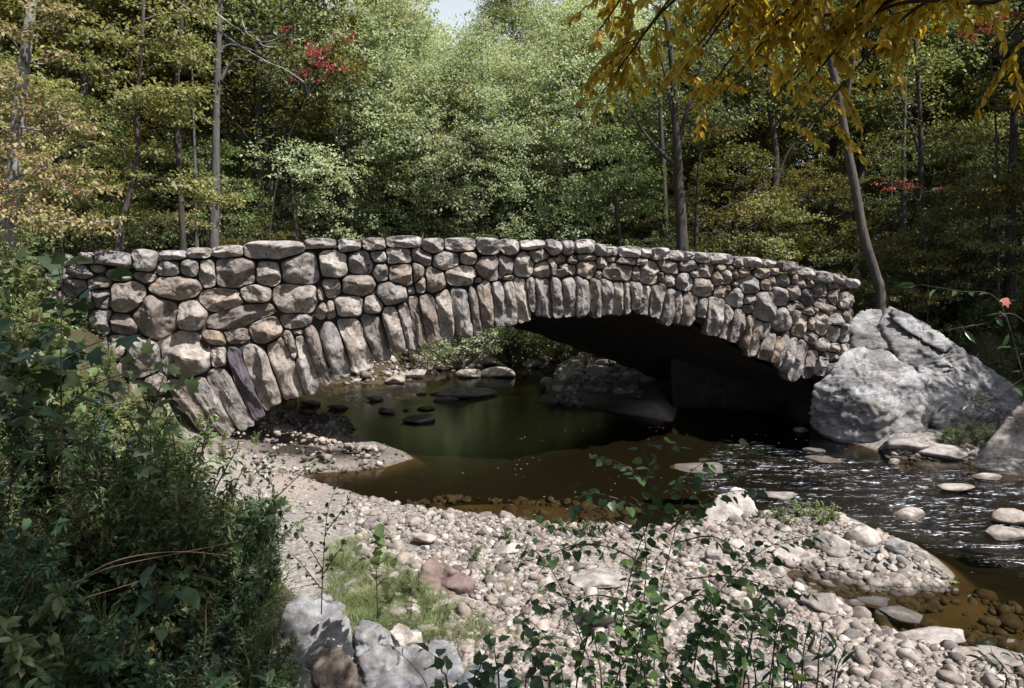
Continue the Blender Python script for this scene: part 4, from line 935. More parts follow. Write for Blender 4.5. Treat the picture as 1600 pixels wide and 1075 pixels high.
# dark forest on the right
for i,(u,Y,s) in enumerate([(590,43,1.3),(640,45,1.6),(690,44.5,1.5),(740,46,1.8),(790,44,1.4),(840,45,1.7),(890,46,1.6),(620,48,2.2),(710,49,2.4),(770,49,2.4),(860,49,2.3)]): tree('shrub',u,Y,['sage','yellowgreen','green'][i%3],'dark','leafy shrub on the sunlit far shore beyond the arch','shrub','shrubs on the far shore',s=s,v=i,name='shrub')
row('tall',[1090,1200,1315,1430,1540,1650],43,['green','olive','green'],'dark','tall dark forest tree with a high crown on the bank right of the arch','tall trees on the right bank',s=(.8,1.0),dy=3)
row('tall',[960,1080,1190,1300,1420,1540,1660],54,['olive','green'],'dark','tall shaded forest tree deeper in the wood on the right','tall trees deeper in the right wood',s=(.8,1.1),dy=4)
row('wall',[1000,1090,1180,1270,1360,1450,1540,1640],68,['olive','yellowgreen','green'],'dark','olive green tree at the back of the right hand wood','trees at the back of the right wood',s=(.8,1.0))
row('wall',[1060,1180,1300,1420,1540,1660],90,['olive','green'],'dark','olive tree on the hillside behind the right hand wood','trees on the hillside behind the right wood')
row('under',[1050,1130,1210,1290,1440,1530,1600],36,['green','olive','yellowgreen','olive'],'dark','slender olive understory tree with flat layered sprays behind the parapet on the right','understory trees behind the right parapet',s=(.75,1.05),dy=3)
row('under',[930,1020,1100,1180,1260,1340,1420,1500,1580],46,['olive','yellowgreen','green'],'dark','slender olive understory tree under the tall trees on the right','understory trees under the tall right trees',s=(.8,1.2),dy=3)
row('under',[1450,1530,1620],30,['olive','green'],'dark','small shaded tree on the bank above the huge boulder','small trees above the huge boulder',s=(.7,.9),dy=1.5)
# left side: darker wood with lit layered sprays
row('tall',[-60,60,180,300,400],40,['olive','green'],'dark','tall dark tree in the wood beyond the left end of the bridge','tall trees beyond the left end',s=(.85,1.05),dy=3)
row('wall',[-80,30,140,240,320],54,['olive','green','olive'],'dark','dark green tree behind the left end of the bridge','trees behind the left end',s=(.8,1.0))
row('wall',[-60,60,180,280],72,['green','sage'],'dark','tree on the hillside behind the left end','hillside trees behind the left end')
row('under',[90,180,260,330,400],36,['green','olive','yellowgreen'],'dark','green understory tree behind the left parapet','understory trees behind the left parapet',s=(.7,1.0),dy=2.5)
row('lace',[-40,70],29,['autumn','yellowgreen'],'dark','yellow and rust tinted small tree beyond the left end of the bridge','rust tinted trees beyond the left end',s=(.75,.95),dy=1)
row('shrub',[20,90,150,215,290,360,440],31,['autumn','green','weed','autumn','weed'],'dark','low leafy shrub growing behind the left half of the parapet','shrubs behind the left parapet',s=(1.1,1.6),dy=1.5)
row('shrub',[660,730,800,870,940,1010,1090],40,['green','sage','green'],'dark','low leafy shrub on the far bank behind the middle of the bridge','shrubs behind the middle parapet',s=(1.2,1.9),dy=2)
row('shrub',[1150,1230,1310,1400,1480,1560],34,['olive','green','yellowgreen'],'dark','low olive shrub behind the right end of the parapet','shrubs behind the right parapet',s=(1.0,1.5),dy=2)
tree('shrub',1338,26.9,'weed','dark','small leafy bush covering the very end of the parapet above the huge boulder','bush',None,s=.42,v=1,name='bush',dz=2.6)
tree('shrub',1345,29.5,'weed','dark','bright green leafy bush between the parapet end and the huge boulder','bush',None,s=.9,v=0,name='bush')
tree('shrub',1385,29.0,'yellowgreen','dark','yellowish bush at the foot of the leaning tree','bush',None,s=.75,v=1,name='bush')
for X,Y in [(24.5,17),(27,22),(25,26.5),(31,26),(28,12),(33,33),(38,38),(46,42),(36,28),(42,33),(30,36)]:
    tree('tall',0,Y,'green','dark','tall tree on the right bank beyond the edge of the view','tree','tall trees beyond the right edge of the view',s=random.uniform(.85,1.05),v=int(X),X=X)
for u,Y,s in [(690,60,.72),(735,62,.75),(705,72,.78)]: tree('wall',u,Y,'sage','grey','lower pale crown under the gap of open sky','tree','lower trees under the sky gap',s=s,v=int(u))
for X,Y,s in [(3.2,-3.4,1.2),(-4.5,-4.5,1.1)]:
    tree('tall',0,Y,'green','dark','tall tree on the near bank standing beside or behind the viewer','tree','tall trees of the near bank',s=s,v=int(X),X=X)
# the trees one can single out
custom_tree('tree',[(335,395),(337,300),(338,180),(342,60),(346,-60)],33,16,'grey','green','straight grey trunked tree rising behind the left part of the parapet',[(330,-40,2.2,700,0),(420,-90,2.5,600,1),(250,-80,2.5,600,0)],[[(345,125,0),(365,95,0),(395,95,-.5)],[(340,85,0),(360,70,0),(400,80,-.4)]])
custom_tree('tree',[(186,400),(194,340),(207,288),(216,240),(215,170),(222,60),(226,-40)],28,12,'brown','yellowgreen','thin crooked tree with pale layered sprays of leaves, second trunk in from the left',
 [(150,110,1.0,600,0),(215,155,1.1,800,-.5),(280,150,1.0,700,-.4),(180,60,1.1,600,.3),(300,95,.9,500,0),(250,235,.7,300,-.3),(300,290,1.1,800,-.6),(340,315,.7,400,-.8),(170,235,.8,400,0),(260,60,1.2,700,.3),(290,20,1.2,600,.4),(150,170,.8,350,.2),(275,180,.8,500,-.5)],[[(207,288,0),(222,272,0),(240,258,-.3)]],lsz=.15)
custom_tree('tree',[(14,400),(20,300),(32,150),(50,0),(58,-80)],21,26,'pale','autumn','pale blotched trunk leaning at the left edge, hung with yellow and pink leaves',
 [(60,170,.7,380,-1),(115,190,.6,260,-1),(15,230,.8,450,-1),(75,262,.8,420,-1.5),(120,300,.7,350,-1),(30,330,.9,600,-1.5),(90,20,.7,350,-1),(10,50,.7,350,-1.2),(0,120,.7,350,-1.4),(95,90,.5,180,-1.2),(90,345,.9,500,-2),(150,345,.6,300,-1.5),(-10,300,.8,400,-1.5)],lsz=.12)
custom_tree('tree',[(132,400),(128,250),(136,60),(138,-50)],36,22,'dark','olive','thick dark trunk in the upper left of the wood',[(110,30,2.0,500,0),(190,20,2.0,500,0)],[[(138,40,0),(160,30,0),(200,0,0)]])
custom_tree('tree',[(105,400),(108,60),(106,-50)],39,14,'dark','olive','slimmer dark trunk beside the thick one in the upper left',[(90,-20,2.0,400,0)])
custom_tree('tree',[(800,400),(801,300),(803,240),(800,190),(796,150)],46,10,'grey','sage','slim forked pale grey trunk standing in front of the pale foliage',[(790,120,1.8,900,0),(830,150,1.6,700,-.5),(760,160,1.4,500,0)],[[(802,235,0),(812,200,0),(820,150,0)]],lsz=.18)
custom_tree('tree',[(970,400),(966,350),(960,300),(955,260)],35,9,'brown','green','thin leaning tree behind the crown of the bridge with a rounded leafy head',[(930,290,1.4,1100,0),(985,275,1.3,1000,-.3),(1010,320,1.0,600,-.3),(900,330,1.0,600,0),(955,235,1.3,900,0)],lsz=.15)
custom_tree('tree',[(1066,420),(1064,340),(1060,270),(1056,200),(1052,120),(1040,20)],31,20,'dark','green','big dark forked tree behind the parapet near the middle of the right half',
 [(990,150,1.6,700,0),(1090,90,1.8,700,.5),(950,215,1.3,700,-.3),(1130,180,1.4,500,.5)],[[(1060,262,0),(1035,240,0),(1010,212,0),(990,180,-.2),(960,130,-.2)],[(1058,230,0),(1080,150,0),(1110,60,.2),(1120,-20,.2)],[(1056,200,0),(1040,120,0),(1020,40,0)]],lsz=.17)
custom_tree('tree',[(1040,420),(1038,300),(1032,180),(1030,100)],36,12,'dark','olive','dark trunk just left of the big forked tree',[(1010,120,1.6,500,0)])
custom_tree('tree',[(1086,420),(1089,330),(1092,260),(1100,190)],33,8,'dark','olive','thin dark trunk just right of the big forked tree',[(1120,200,1.2,500,0),(1090,160,1.2,400,0)],[[(1080,360,0),(1120,330,0),(1180,300,0),(1210,270,0)]])
custom_tree('tree',[(1206,420),(1208,330),(1212,240),(1200,150),(1195,60)],38,15,'dark','olive','dark trunk with spreading boughs midway between the forked tree and the leaning one',[(1180,120,1.8,600,0),(1250,160,1.6,500,0)],[[(1210,300,0),(1230,240,0),(1280,180,0)],[(1208,330,0),(1185,260,0),(1160,200,0)]])
custom_tree('tree',[(1376,475),(1368,430),(1350,370),(1337,300),(1322,220),(1310,150),(1297,90),(1290,40),(1286,-60)],28.5,15,'brown','green','prominent bare trunk leaning over the right end of the bridge',[(1270,-90,2.0,800,0),(1340,-60,1.8,600,0)],[[(1318,190,0),(1330,120,0),(1342,60,0),(1370,-20,0)]],tipf=.6)
custom_tree('tree',[(1413,440),(1412,340),(1412,240),(1415,120)],36,11,'grey','olive','straight trunk, half of it pale, right of the leaning tree',[(1400,150,1.8,500,0)])
custom_tree('tree',[(1393,440),(1392,330),(1394,240)],38,7,'dark','olive','very thin dark trunk beside the half pale one',[(1380,220,1.2,400,0)])
custom_tree('tree',[(1447,480),(1440,340),(1438,200),(1430,60)],33,13,'dark','olive','dark trunk behind the top of the huge boulder',[(1440,100,1.8,600,0),(1490,200,1.5,600,0)],[[(1440,250,0),(1420,190,0),(1390,140,0)]])
custom_tree('tree',[(1578,480),(1580,340),(1584,200),(1590,40)],30,20,'dark','olive','thick dark trunk at the right edge of the wood',[(1560,150,1.5,800,-1),(1530,300,1.4,700,-1),(1590,280,1.3,500,-1)])
custom_tree('tree',[(418,400),(422,300),(428,180)],40,13,'dark','green','dark trunk behind the tall left foliage',[(440,200,1.6,500,0)],[[(424,250,0),(440,215,0),(470,190,0)]])
custom_tree('tree',[(465,400),(460,330),(452,250)],39,11,'dark','sage','dark leaning trunk left of the pale foliage',[(450,240,1.6,700,-.5),(500,260,1.8,900,-1)])
custom_tree('tree',[(308,400),(306,300),(303,200),(300,100)],35,7,'grey','green','very slim grey trunk left of the straight grey one',[(290,80,1.2,400,0)])
custom_tree('tree',[(775,410),(778,340),(785,300)],45,5,'grey','pale','feathery pale young tree just above the middle of the parapet',[(800,310,.55,420,0),(770,330,.55,350,0),(740,320,.45,260,0),(815,340,.5,260,0),(795,285,.35,160,0),(720,345,.4,160,0),(810,300,.3,140,0)],lsz=.12)
# autumn touches: small red leaved trees
custom_tree('tree',[(420,400),(440,250),(480,150)],31,2.5,'dark','red','slender tree with crimson leaves in the upper left foliage',[(490,85,.8,200,0),(520,108,.6,120,0),(452,60,.6,70,0),(470,120,.7,80,.3),(530,60,.6,60,0)],lsz=.10)
custom_tree('tree',[(1450,470),(1446,380),(1430,310)],29,2.5,'dark','red','small tree with a level spray of red leaves right of the leaning trunk',[(1405,290,.55,100,0),(1440,294,.5,80,0),(1380,286,.4,40,0)],lsz=.09)
custom_tree('tree',[(1560,470),(1556,200),(1545,60)],29,5,'dark','red','tall thin tree with crimson leaves in the upper right corner',[(1530,50,.55,170,0),(1575,22,.4,90,0),(1600,170,.3,70,0)],lsz=.12)
custom_tree('tree',[(282,400),(284,370),(288,350)],31,4,'dark','autumn','low pinkish tree just above the left parapet',[(280,340,.7,350,0),(240,345,.6,250,0),(310,355,.6,250,0)],lsz=.10)
# the dead limb
r=empty('dead_tree',tuple(trunk_px([(290,400),(288,0)],30,8)[0])); base=np.array(r.location)
tb=MB(); S=smoothpath([base]+[at_y(u,v,30) for u,v in [(282,300),(276,150),(284,40),(292,-60)]],24); tube(tb,S-base,np.linspace(.13,.06,24),8)
link('trunk',tb.mesh('trunk',BK['dark']),r)
for pts in ([(282,5,0),(315,30,-.3),(355,58,-.6),(385,78,-.9),(420,98,-1.2),(445,108,-1.5),(475,128,-1.7)],[(300,-30,0),(318,10,-.3),(335,18,-.5),(360,38,-.8),(385,52,-1),(410,66,-1.2),(438,58,-1.4),(455,40,-1.6)],[(385,52,-1),(380,38,-1),(378,30,-1)],[(400,58,-1.1),(412,72,-1.1),(440,74,-1.3)]):
    tb=MB(); B=smoothpath([at_y(u,v,30+o) for u,v,o in pts],18); tube(tb,B-base,np.linspace(.045,.014,18),7,rough=.08); link('branch',tb.mesh('branch',BK['pale']),r)
tag(r,'dead tree with bare pale limbs reaching across the upper left foliage','tree')
# ------------------------------------------------------------------ near plants
def weed_geo(seed,h,kindl,n_st=5,lsz=.06,tpl='oval',spread=.35,per=26,wf=.3,droop=-.2):
    q=np.random.default_rng(seed); sb=MB(); lb=MB()
    for k in range(n_st):
        a=q.uniform(0,2*PI); r=spread*q.uniform(.3,1)*h; hh=h*q.uniform(.65,1.05)
        P=smoothpath([[math.cos(a)*.03,math.sin(a)*.03,0],[math.cos(a)*r*.35,math.sin(a)*r*.35,hh*.5],[math.cos(a)*r,math.sin(a)*r,hh]],9)
        tube(sb,P,np.linspace(.006,.002,9)*(1+h*.4),4)
        m=int(per*q.uniform(.8,1.2)); t=q.uniform(.12,1,m); idx=t*8; i0=np.minimum(idx.astype(int),7); B=P[i0]+(P[i0+1]-P[i0])*(idx-i0)[:,None]
        # side twigs
        D=rdir(q,m,.15); D[:,2]=np.abs(D[:,2])*.5; D=norm(D); Lt=q.uniform(.0,.28,m)*h*(1.15-t)
        B2=B+D*Lt[:,None]
        for j in range(0,m,3): tube(sb,np.array([B[j],B2[j]]),[.002,.001],3)
        mm=3; Pq=np.repeat(B,mm,0)+(np.repeat(B2-B,mm,0))*q.uniform(.3,1,(m*mm,1)); DD=norm(np.repeat(D,mm,0)*.7+q.normal(size=(m*mm,3))*.6+[0,0,droop]); N=norm(q.normal(size=(m*mm,3))*.4+[0,0,1])
        L=lsz*q.uniform(.6,1.3,m*mm); leaves(lb,Pq,DD,N,L,L*wf*2,tpl)
    return sb,lb
def flower_geo(seed,h,n,r,k=9,stems=4):
    q=np.random.default_rng(seed); fb=MB(); 
    C=q.normal(size=(n,3))*[.16,.16,.10]+[0,0,h]
    for c in C:
        a=np.linspace(0,2*PI,k,endpoint=False)+q.uniform(0,1); up=norm(np.array([q.normal()*.4,q.normal()*.4-.5,1]))
        e1=norm(np.cross(up,[1,0,.1])); e2=np.cross(up,e1); D=np.cos(a)[:,None]*e1+np.sin(a)[:,None]*e2+up*.15
        leaves(fb,np.repeat(c[None],k,0),D,np.repeat(up[None],k,0),r,r*.38,'diamond')
    return fb
PK={}
def pk(name,variants,**kw):
    PK[name]=[]
    for s in variants:
        sb,lb=weed_geo(s,**kw); PK[name].append((sb.mesh('stem',BK['stem']),lb.mesh('foliage',M_LEAF['weed'],False)))
pk('fine',(1,2,3),h=1.0,kindl=0,n_st=9,lsz=.065,tpl='diamond',spread=.4,per=44,wf=.14)
pk('broad',(4,5,6),h=.9,kindl=0,n_st=7,lsz=.10,tpl='oval',spread=.45,per=24,wf=.25)
pk('lobed',(7,8),h=1.1,kindl=0,n_st=5,lsz=.13,tpl='maple',spread=.35,per=13,wf=.45)
pk('low',(9,10),h=.4,kindl=0,n_st=9,lsz=.05,tpl='oval',spread=.9,per=15,wf=.28)
# blades
def grass_geo(seed,h,n,r,w=.008):
    q=np.random.default_rng(seed); lb=MB(); a=q.uniform(0,2*PI,n); rr=r*np.sqrt(q.random(n)); P=np.c_[np.cos(a)*rr,np.sin(a)*rr,np.zeros(n)]
    lean=q.uniform(.1,.8,n); b=a+q.normal(size=n)*.7; D=np.c_[np.cos(b)*lean,np.sin(b)*lean,np.ones(n)]; N=np.c_[-np.cos(b),-np.sin(b),lean]
    L=h*q.uniform(.5,1.1,n); leaves(lb,P,D,N,L,w,'blade'); return lb
GR=[grass_geo(s,.32,150,.22).mesh('foliage',M_LEAF['grass'],False) for s in (1,2,3)]
GRL=[grass_geo(s,.75,110,.20,.014).mesh('foliage',M_LEAF['weed'],False) for s in (4,5)]
def plant(kindn,x,y,leaf,label,cat,grp,s=1,v=0,name='weed',stem='stem'):
    z=tz(x,y); sb,lb=PK[kindn][v%len(PK[kindn])]
    r=empty(name,(x,y,z-.03),random.uniform(0,6.28)); r.scale=(s,s,s)
    a=link('stem',sb,r,mat=BK[stem]); b=link('foliage',lb,r,mat=M_LEAF[leaf]); tag(r,label,cat,grp); return r
q1=np.random.default_rng(77)
# weeds on the left bank: everything left of this line in the picture
def left_edge(v): return np.interp(v,[400,480,570,650,720,790,830,870,920,970,1020,1300],[40,60,100,150,190,260,330,410,445,440,430,440])
cnt=0; tries=0
kinds=['fine','broad','broad','fine','lobed','broad','fine','grass']
while cnt<290 and tries<9000:
    tries+=1
    Y=3.4+ (q1.random()**.9)*16; u=q1.uniform(-60,520)
    p=gpt(u,Y); _,v=proj(p)
    if v>1500 or u>left_edge(v)-12: continue
    k=kinds[q1.integers(len(kinds))]; s=q1.uniform(.75,1.25)*(1 if Y>8 else .8)
    if v<700 and k=='lobed': k='broad'
    if k=='grass':
        o=link('grass_clump',GRL[cnt%2],None,(p[0],p[1],p[2]-.02)); o.scale=(s,s,s); o.rotation_euler=(0,0,q1.uniform(0,6)); tag(o,'clump of long grass in the thicket on the near left bank','grass','long grass clumps of the left bank'); cnt+=1; continue
    plant(k,p[0],p[1],['weed','weed','darkweed','darkweed','grass'][q1.integers(5)] if Y>9 else ['weed','darkweed','darkweed'][q1.integers(3)],
      {'fine':'feathery fine leaved weed in the thicket on the near left bank','broad':'broad leaved weed in the thicket on the near left bank','lobed':'weed with large lobed leaves in the thicket on the near left bank'}[k],'weed',{'fine':'feathery weeds of the left bank','broad':'broad leaved weeds of the left bank','lobed':'lobed leaf weeds of the left bank'}[k],s,int(q1.integers(9)))
    cnt+=1
# weeds at the foot of the ring and on the bridge's left shoulder
for (u,Y) in [(60,20.3),(30,22),(95,20.5),(130,20.2),(170,19.6),(0,21),(-30,20),(300,18.6),(350,19.2)]:
    p=gpt(u,Y); plant('fine',p[0],p[1],'weed','leafy weed growing against the foot of the left end of the bridge','weed','weeds at the foot of the bridge',.9 if u<200 else .5,int(u))
# under-the-arch and far bank bushes
for i,(u,Y,s) in enumerate([(640,42,2.0),(700,43,2.3),(760,42.5,2.6),(800,42,2.8),(830,41.5,2.6),(860,42.5,2.4),(720,41,1.5),(780,40.5,1.7),(900,44,2.2),(600,42,2),(560,40,1.8),(670,44,2.4),(745,45,3),(820,45,3),(880,46,3)]):
    p=gpt(u,Y); plant('broad',p[0],p[1],'weed','bright green bush on the far shore seen through the arch','bush','bushes on the far shore',s*.62,i,'bush')
for i,(u,Y,s) in enumerate([(900,37,.9),(930,36,.9),(960,36,1.0),(990,35.5,.9),(940,37.5,1.1),(975,37.5,1.1),(1010,36.5,1),(915,34.5,.6),(955,34,.6)]):
    p=gpt(u,Y); plant('fine',p[0],p[1],'olive' if i%3 else 'weed','grassy weed on the far sand bank beside the dark vault','weed','weeds on the far sand bank',s*1.2,i)
for i,(u,v,s) in enumerate([(1470,680,.9),(1500,685,1.0),(1525,690,1.0),(1545,700,.9),(1490,670,.8),(1565,690,1.0)]):
    p=at_y(u,v,22.2); p[2]=tz(p[0],p[1]); plant('fine',p[0],p[1],'weed','green weed in the gap between the two great boulders','weed','weeds between the great boulders',s*.9,i)
# small plants on the gravel point and by the white boulder
for i,(u,v,s) in enumerate([(1215,812,.9),(1245,808,1.0),(1270,812,1.1),(1300,815,1.0),(1230,822,.8),(1285,822,.8),(1190,815,.7),(1065,825,.9),(1090,822,.8),(880,832,.8),(910,836,.8),(940,838,.8),(850,830,.6),(1060,745,.7),(1085,742,.6)]):
    p=gpx(u,v); plant('low',p[0],p[1],'weed','low green creeper at the water edge of the gravel bar','weed','low weeds at the water edge',s,i)
# grass patch beside the riprap
gi=0
for i in range(150):
    u=q1.uniform(520,800); v=q1.uniform(850,1010)
    if u>560+ (v-840)*1.25 or u<430+(v-850)*.75+0: continue
    p=gpx(u,v); o=link('grass_tuft',GR[i%3],None,(p[0],p[1],p[2]-.02)); sc=q1.uniform(.5,1.0); o.scale=(sc,sc,sc*q1.uniform(.6,1.0)); o.rotation_euler=(0,0,q1.uniform(0,6))
    tag(o,'tuft of pale green grass between the riprap and the gravel bar','grass tuft','grass tufts by the riprap'); gi+=1
for i in range(46):
    u=q1.uniform(650,900); v=q1.uniform(920,1060); p=gpx(u,v)
    o=link('grass_tuft',GR[i%3],None,(p[0],p[1],p[2]-.02)); sc=q1.uniform(.25,.6); o.scale=(sc,sc,sc*.7); o.rotation_euler=(0,0,q1.uniform(0,6))
    tag(o,'small sparse tuft of grass in the gravel','grass tuft','sparse tufts in the gravel')
for i,(u,v) in enumerate([(350,1080),(380,1100),(420,1090),(450,1100),(400,1050),(360,1040),(440,1060),(390,1010),(415,1000),(330,1100),(430,1120),(465,1130)]):
    p=gpx(u,v,1.0); plant(['broad','fine','low'][i%3],p[0],p[1],'darkweed' if i%2 else 'weed','dark leafy weed spilling over the upper side of the riprap','weed','weeds above the riprap',.55,i)
for i in range(26):
    u=q1.uniform(560,1180); v=q1.uniform(835,1040); p=gpx(u,v); plant('low' if i%3 else 'fine',p[0],p[1],'weed','small green weed sprouting from the open gravel bar','weed','small weeds on the gravel bar',q1.uniform(.3,.6),i)
for i,(u,v) in enumerate([(400,700),(380,715),(350,690),(420,745),(440,752),(360,740),(390,760),(330,710),(410,660),(375,675),(430,790),(450,800),(400,800),(470,830)]):
    p=gpx(u,v); plant('low' if i%2 else 'fine',p[0],p[1],'grass' if i%3 else 'weed','thin pale weed on the sand at the foot of the arch','weed','thin weeds on the sand',q1.uniform(.35,.6),i)
# ---- individually placed plants, drawn as stems at a given distance
def stems_plant(name,stems,Y,leafm,stemm,label,cat,lsz,tpl='heart',step=.05,jit=.35,wr=.9,r0=.006,droop=-.35,seed=1,up=.9,ofs=.04,start=.15,pairs=False):
    q=np.random.default_rng(seed); base=None; sb=MB(); lb=MB()
    P0=at_y(stems[0][0][0],stems[0][0][1],Y); g=tz(P0[0],P0[1]); base=np.array([P0[0],P0[1],g])
    for st in stems:
        pts=[at_y(a[0],a[1],Y+(a[2] if len(a)>2 else 0)) for a in st]
        if st[0][1]>1040: pts=[np.array([pts[0][0]*.98,pts[0][1]+.1,tz(pts[0][0],pts[0][1])-.03])]+pts
        S=smoothpath(pts,26); d=np.r_[0,np.cumsum(np.linalg.norm(np.diff(S,axis=0),axis=1))]; Lg=d[-1]
        tube(sb,S-base,np.linspace(r0,r0*.3,26),5)
        n=max(2,int(Lg/step)); t=np.linspace(Lg*start,Lg,n)+q.normal(size=n)*step*.2; t=np.clip(t,0,Lg)
        B=np.c_[[np.interp(t,d,S[:,k]) for k in range(3)]].T; j=np.clip(np.searchsorted(d,t)-1,0,24); Tn=norm(S[j+1]-S[j])
        side=norm(np.cross(Tn,[0,0,1.])+1e-6)*np.where(np.arange(n)%2,1,-1)[:,None]
        D=norm(side*.9+Tn*.45+q.normal(size=(n,3))*jit+[0,0,droop]); N=norm(q.normal(size=(n,3))*.35+[0,-.25,up])
        Bp=B+D*ofs
        for a_,b_ in zip(B[::1],Bp[::1]): tube(sb,np.array([a_,b_])-base,[r0*.25,r0*.2],3)
        L=lsz*q.uniform(.65,1.25,n); leaves(lb,Bp-base,D,N,L,L*wr,tpl)
        if pairs:
            D2=norm(-side*.9+Tn*.45+q.normal(size=(n,3))*jit+[0,0,droop]); leaves(lb,B-base,D2,N,L*.9,L*wr*.9,tpl)
    root=empty(name,tuple(base)); link('stem',sb.mesh('stem',BK[stemm]),root); link('foliage',lb.mesh('foliage',M_LEAF[leafm],False),root)
    tag(root,label,cat); return root
KS=[[(932,1080),(905,990,.1),(870,905,.2),(835,860,.3),(790,832,.4)],
 [(968,1080),(970,1000),(985,900,.1),(1012,820,.2),(1050,765,.3),(1100,722,.4),(1145,708,.5),(1192,690,.6)],
 [(1000,1080),(1005,960),(1010,870,.1),(1003,790,.2),(1015,735,.2),(1003,695,.3)],
 [(1020,1080),(1025,980,-.1),(1040,890,-.1),(1062,800,0),(1075,750,.1)],
 [(1060,1080),(1098,965),(1150,895,.1),(1210,850,.2),(1280,835,.3)],
 [(1003,880),(960,858,-.1),(905,850,-.2),(850,870,-.3),(800,880,-.3)],
 [(1012,800,.2),(960,778,.1),(915,772,0),(885,800,0),(850,815,0)],
 [(1018,765,.2),(990,738,.1),(960,720,0),(930,712,0)],
 [(1050,850),(1110,838,.1),(1160,860,.2),(1220,880,.2)],
 [(1070,905),(1140,900,.1),(1200,915,.2),(1265,925,.3)],
 [(985,940),(930,930),(880,945,-.1),(830,940,-.2)],[(1010,700,.3),(1030,690,.3),(1065,700,.3)],
 [(1100,722,.4),(1120,740,.4),(1160,735,.4)],[(1030,960),(1090,930),(1150,950),(1230,975)],[(905,990,.1),(940,960),(960,925)],
 [(1110,1080),(1120,1010),(1160,960),(1210,945)],[(880,1080),(870,1020),(840,980),(810,960)],[(1045,830),(1090,790,.1),(1130,770,.2),(1175,765,.3)],[(1005,845),(975,820),(940,810),(905,830)]]
stems_plant('knotweed',KS,4.3,'knot','twig','knotweed shrub with heart shaped leaves on arching stems, in front of the gravel bar','shrub',.058,'heart',.034,seed=3,r0=.005)
KS2=[[(u0,1085),(u0+dx*.4,1085-h*.5),(u0+dx,1085-h)] for u0,dx,h in [(860,-40,110),(900,30,130),(940,-20,140),(990,20,150),(1040,-30,170),(1080,30,180),(1120,-10,150),(1160,30,160),(1200,20,120),(1240,-20,110),(1060,60,140),(960,50,120),(1010,-50,150),(1150,-50,130)]]
stems_plant('knotweed',KS2,3.7,'knot','twig','low dark leafy growth along the bottom edge at the foot of the knotweed shrub','shrub',.06,'heart',.028,seed=4,jit=.6)
KS3=[[(u0,1085),(u0+dx*.5,1085-h*.6),(u0+dx,1085-h)] for u0,dx,h in [(700,-20,60),(740,20,70),(780,-10,85),(820,30,70),(760,40,60),(860,-30,80)]]
stems_plant('leafy_weed',KS3,3.5,'darkweed','twig','blue green leafy weed at the bottom edge in front of the riprap','weed',.075,'oval',.03,seed=5,jit=.6,wr=.7)
BB=[[(u0,1085),(u0+dx*.4,1085-h*.6),(u0+dx,1085-h)] for u0,dx,h in [(1150,10,90),(1180,-15,100),(1205,10,120),(1225,-8,125),(1250,15,115),(1275,10,100),(1300,20,70),(1170,-30,70),(1240,-30,90)]]
stems_plant('cane_grass',BB,3.9,'darkweed','twig','dark cane grass with narrow drooping leaves at the bottom edge, right of the knotweed','grass',.11,'blade',.035,seed=6,jit=.5,wr=.16,droop=-.1)
BB=[[(1600,1085),(1575,1050),(1550,1020)],[(1570,1085),(1560,1050),(1545,1030)],[(1610,1060),(1590,1030),(1570,1010)]]
stems_plant('cane_grass',BB,3.9,'darkweed','twig','few dark narrow leaves in the bottom right corner','grass',.11,'blade',.06,seed=7,jit=.5,wr=.16,droop=-.1)
# saplings in the left thicket
stems_plant('sapling',[[(97,760),(95,560),(97,450),(98,385)],[(96,480),(130,455),(150,435),(165,425)],[(95,470),(75,440),(60,420)],[(95,600),(60,560),(30,540)],[(96,640),(150,600),(190,585)],[(96,520),(50,500),(10,490)],[(96,690),(40,640),(0,620)],[(96,560),(140,540),(200,520)]],6.6,'darkweed','twig','tall dark sapling with big lobed leaves standing against the left end of the bridge','sapling',.20,'maple',.13,seed=8,jit=.45,wr=1.0,r0=.009,ofs=.06)
stems_plant('sapling',[[(232,800),(235,680),(228,560)],[(235,700),(270,640),(290,600)],[(234,720),(200,650),(180,620)],[(232,640),(215,600),(190,570)],[(235,650),(255,590),(262,560)]],8.0,'weed','twig','sapling with lobed leaves in front of the round pale stones of the left abutment','sapling',.17,'maple',.10,seed=9,jit=.5,wr=1.0,r0=.008,ofs=.05)
stems_plant('sapling',[[(12,800),(30,650),(60,520)],[(14,760),(60,700),(110,660)],[(20,700),(-10,600),(-30,540)],[(25,640),(70,590),(120,580)]],7.0,'weed','twig','leaning sapling with lobed leaves low at the left edge','sapling',.17,'maple',.10,seed=10,jit=.5,wr=1.0,r0=.008,ofs=.05)
stems_plant('sapling',[[(502,960),(505,880),(512,800),(530,748)],[(504,890),(480,850),(455,815)],[(503,900),(530,860),(545,840)],[(510,830),(540,790),(548,770)],[(502,920),(470,880),(450,860)]],8.6,'weed','twig','young sapling with small leaves rising in front of the sand and the pool edge','sapling',.075,'oval',.045,seed=11,jit=.6,wr=.7,r0=.007,ofs=.03)
stems_plant('sapling',[[(420,940),(424,860),(430,800),(420,730)],[(424,860),(460,820),(500,800)],[(422,880),(390,830),(360,800)],[(428,780),(460,750),(490,722),(522,725)],[(428,760),(400,730),(440,700),(470,695)]],8.8,'weed','twig','bushy sapling whose twig tips reach over the shaded sand spit','sapling',.08,'oval',.045,seed=12,jit=.6,wr=.6,r0=.007,ofs=.03)
stems_plant('sapling',[[(590,960),(588,900),(586,850),(592,822)],[(588,880),(570,868),(560,862)],[(588,885),(605,872),(615,870)],[(590,915),(600,905),(606,903)]],8.8,'weed','twig','single stemmed sapling with a few big drooping leaves in the grass patch','sapling',.19,'heart',.09,seed=13,jit=.35,wr=.75,r0=.008,ofs=.03,start=.45)
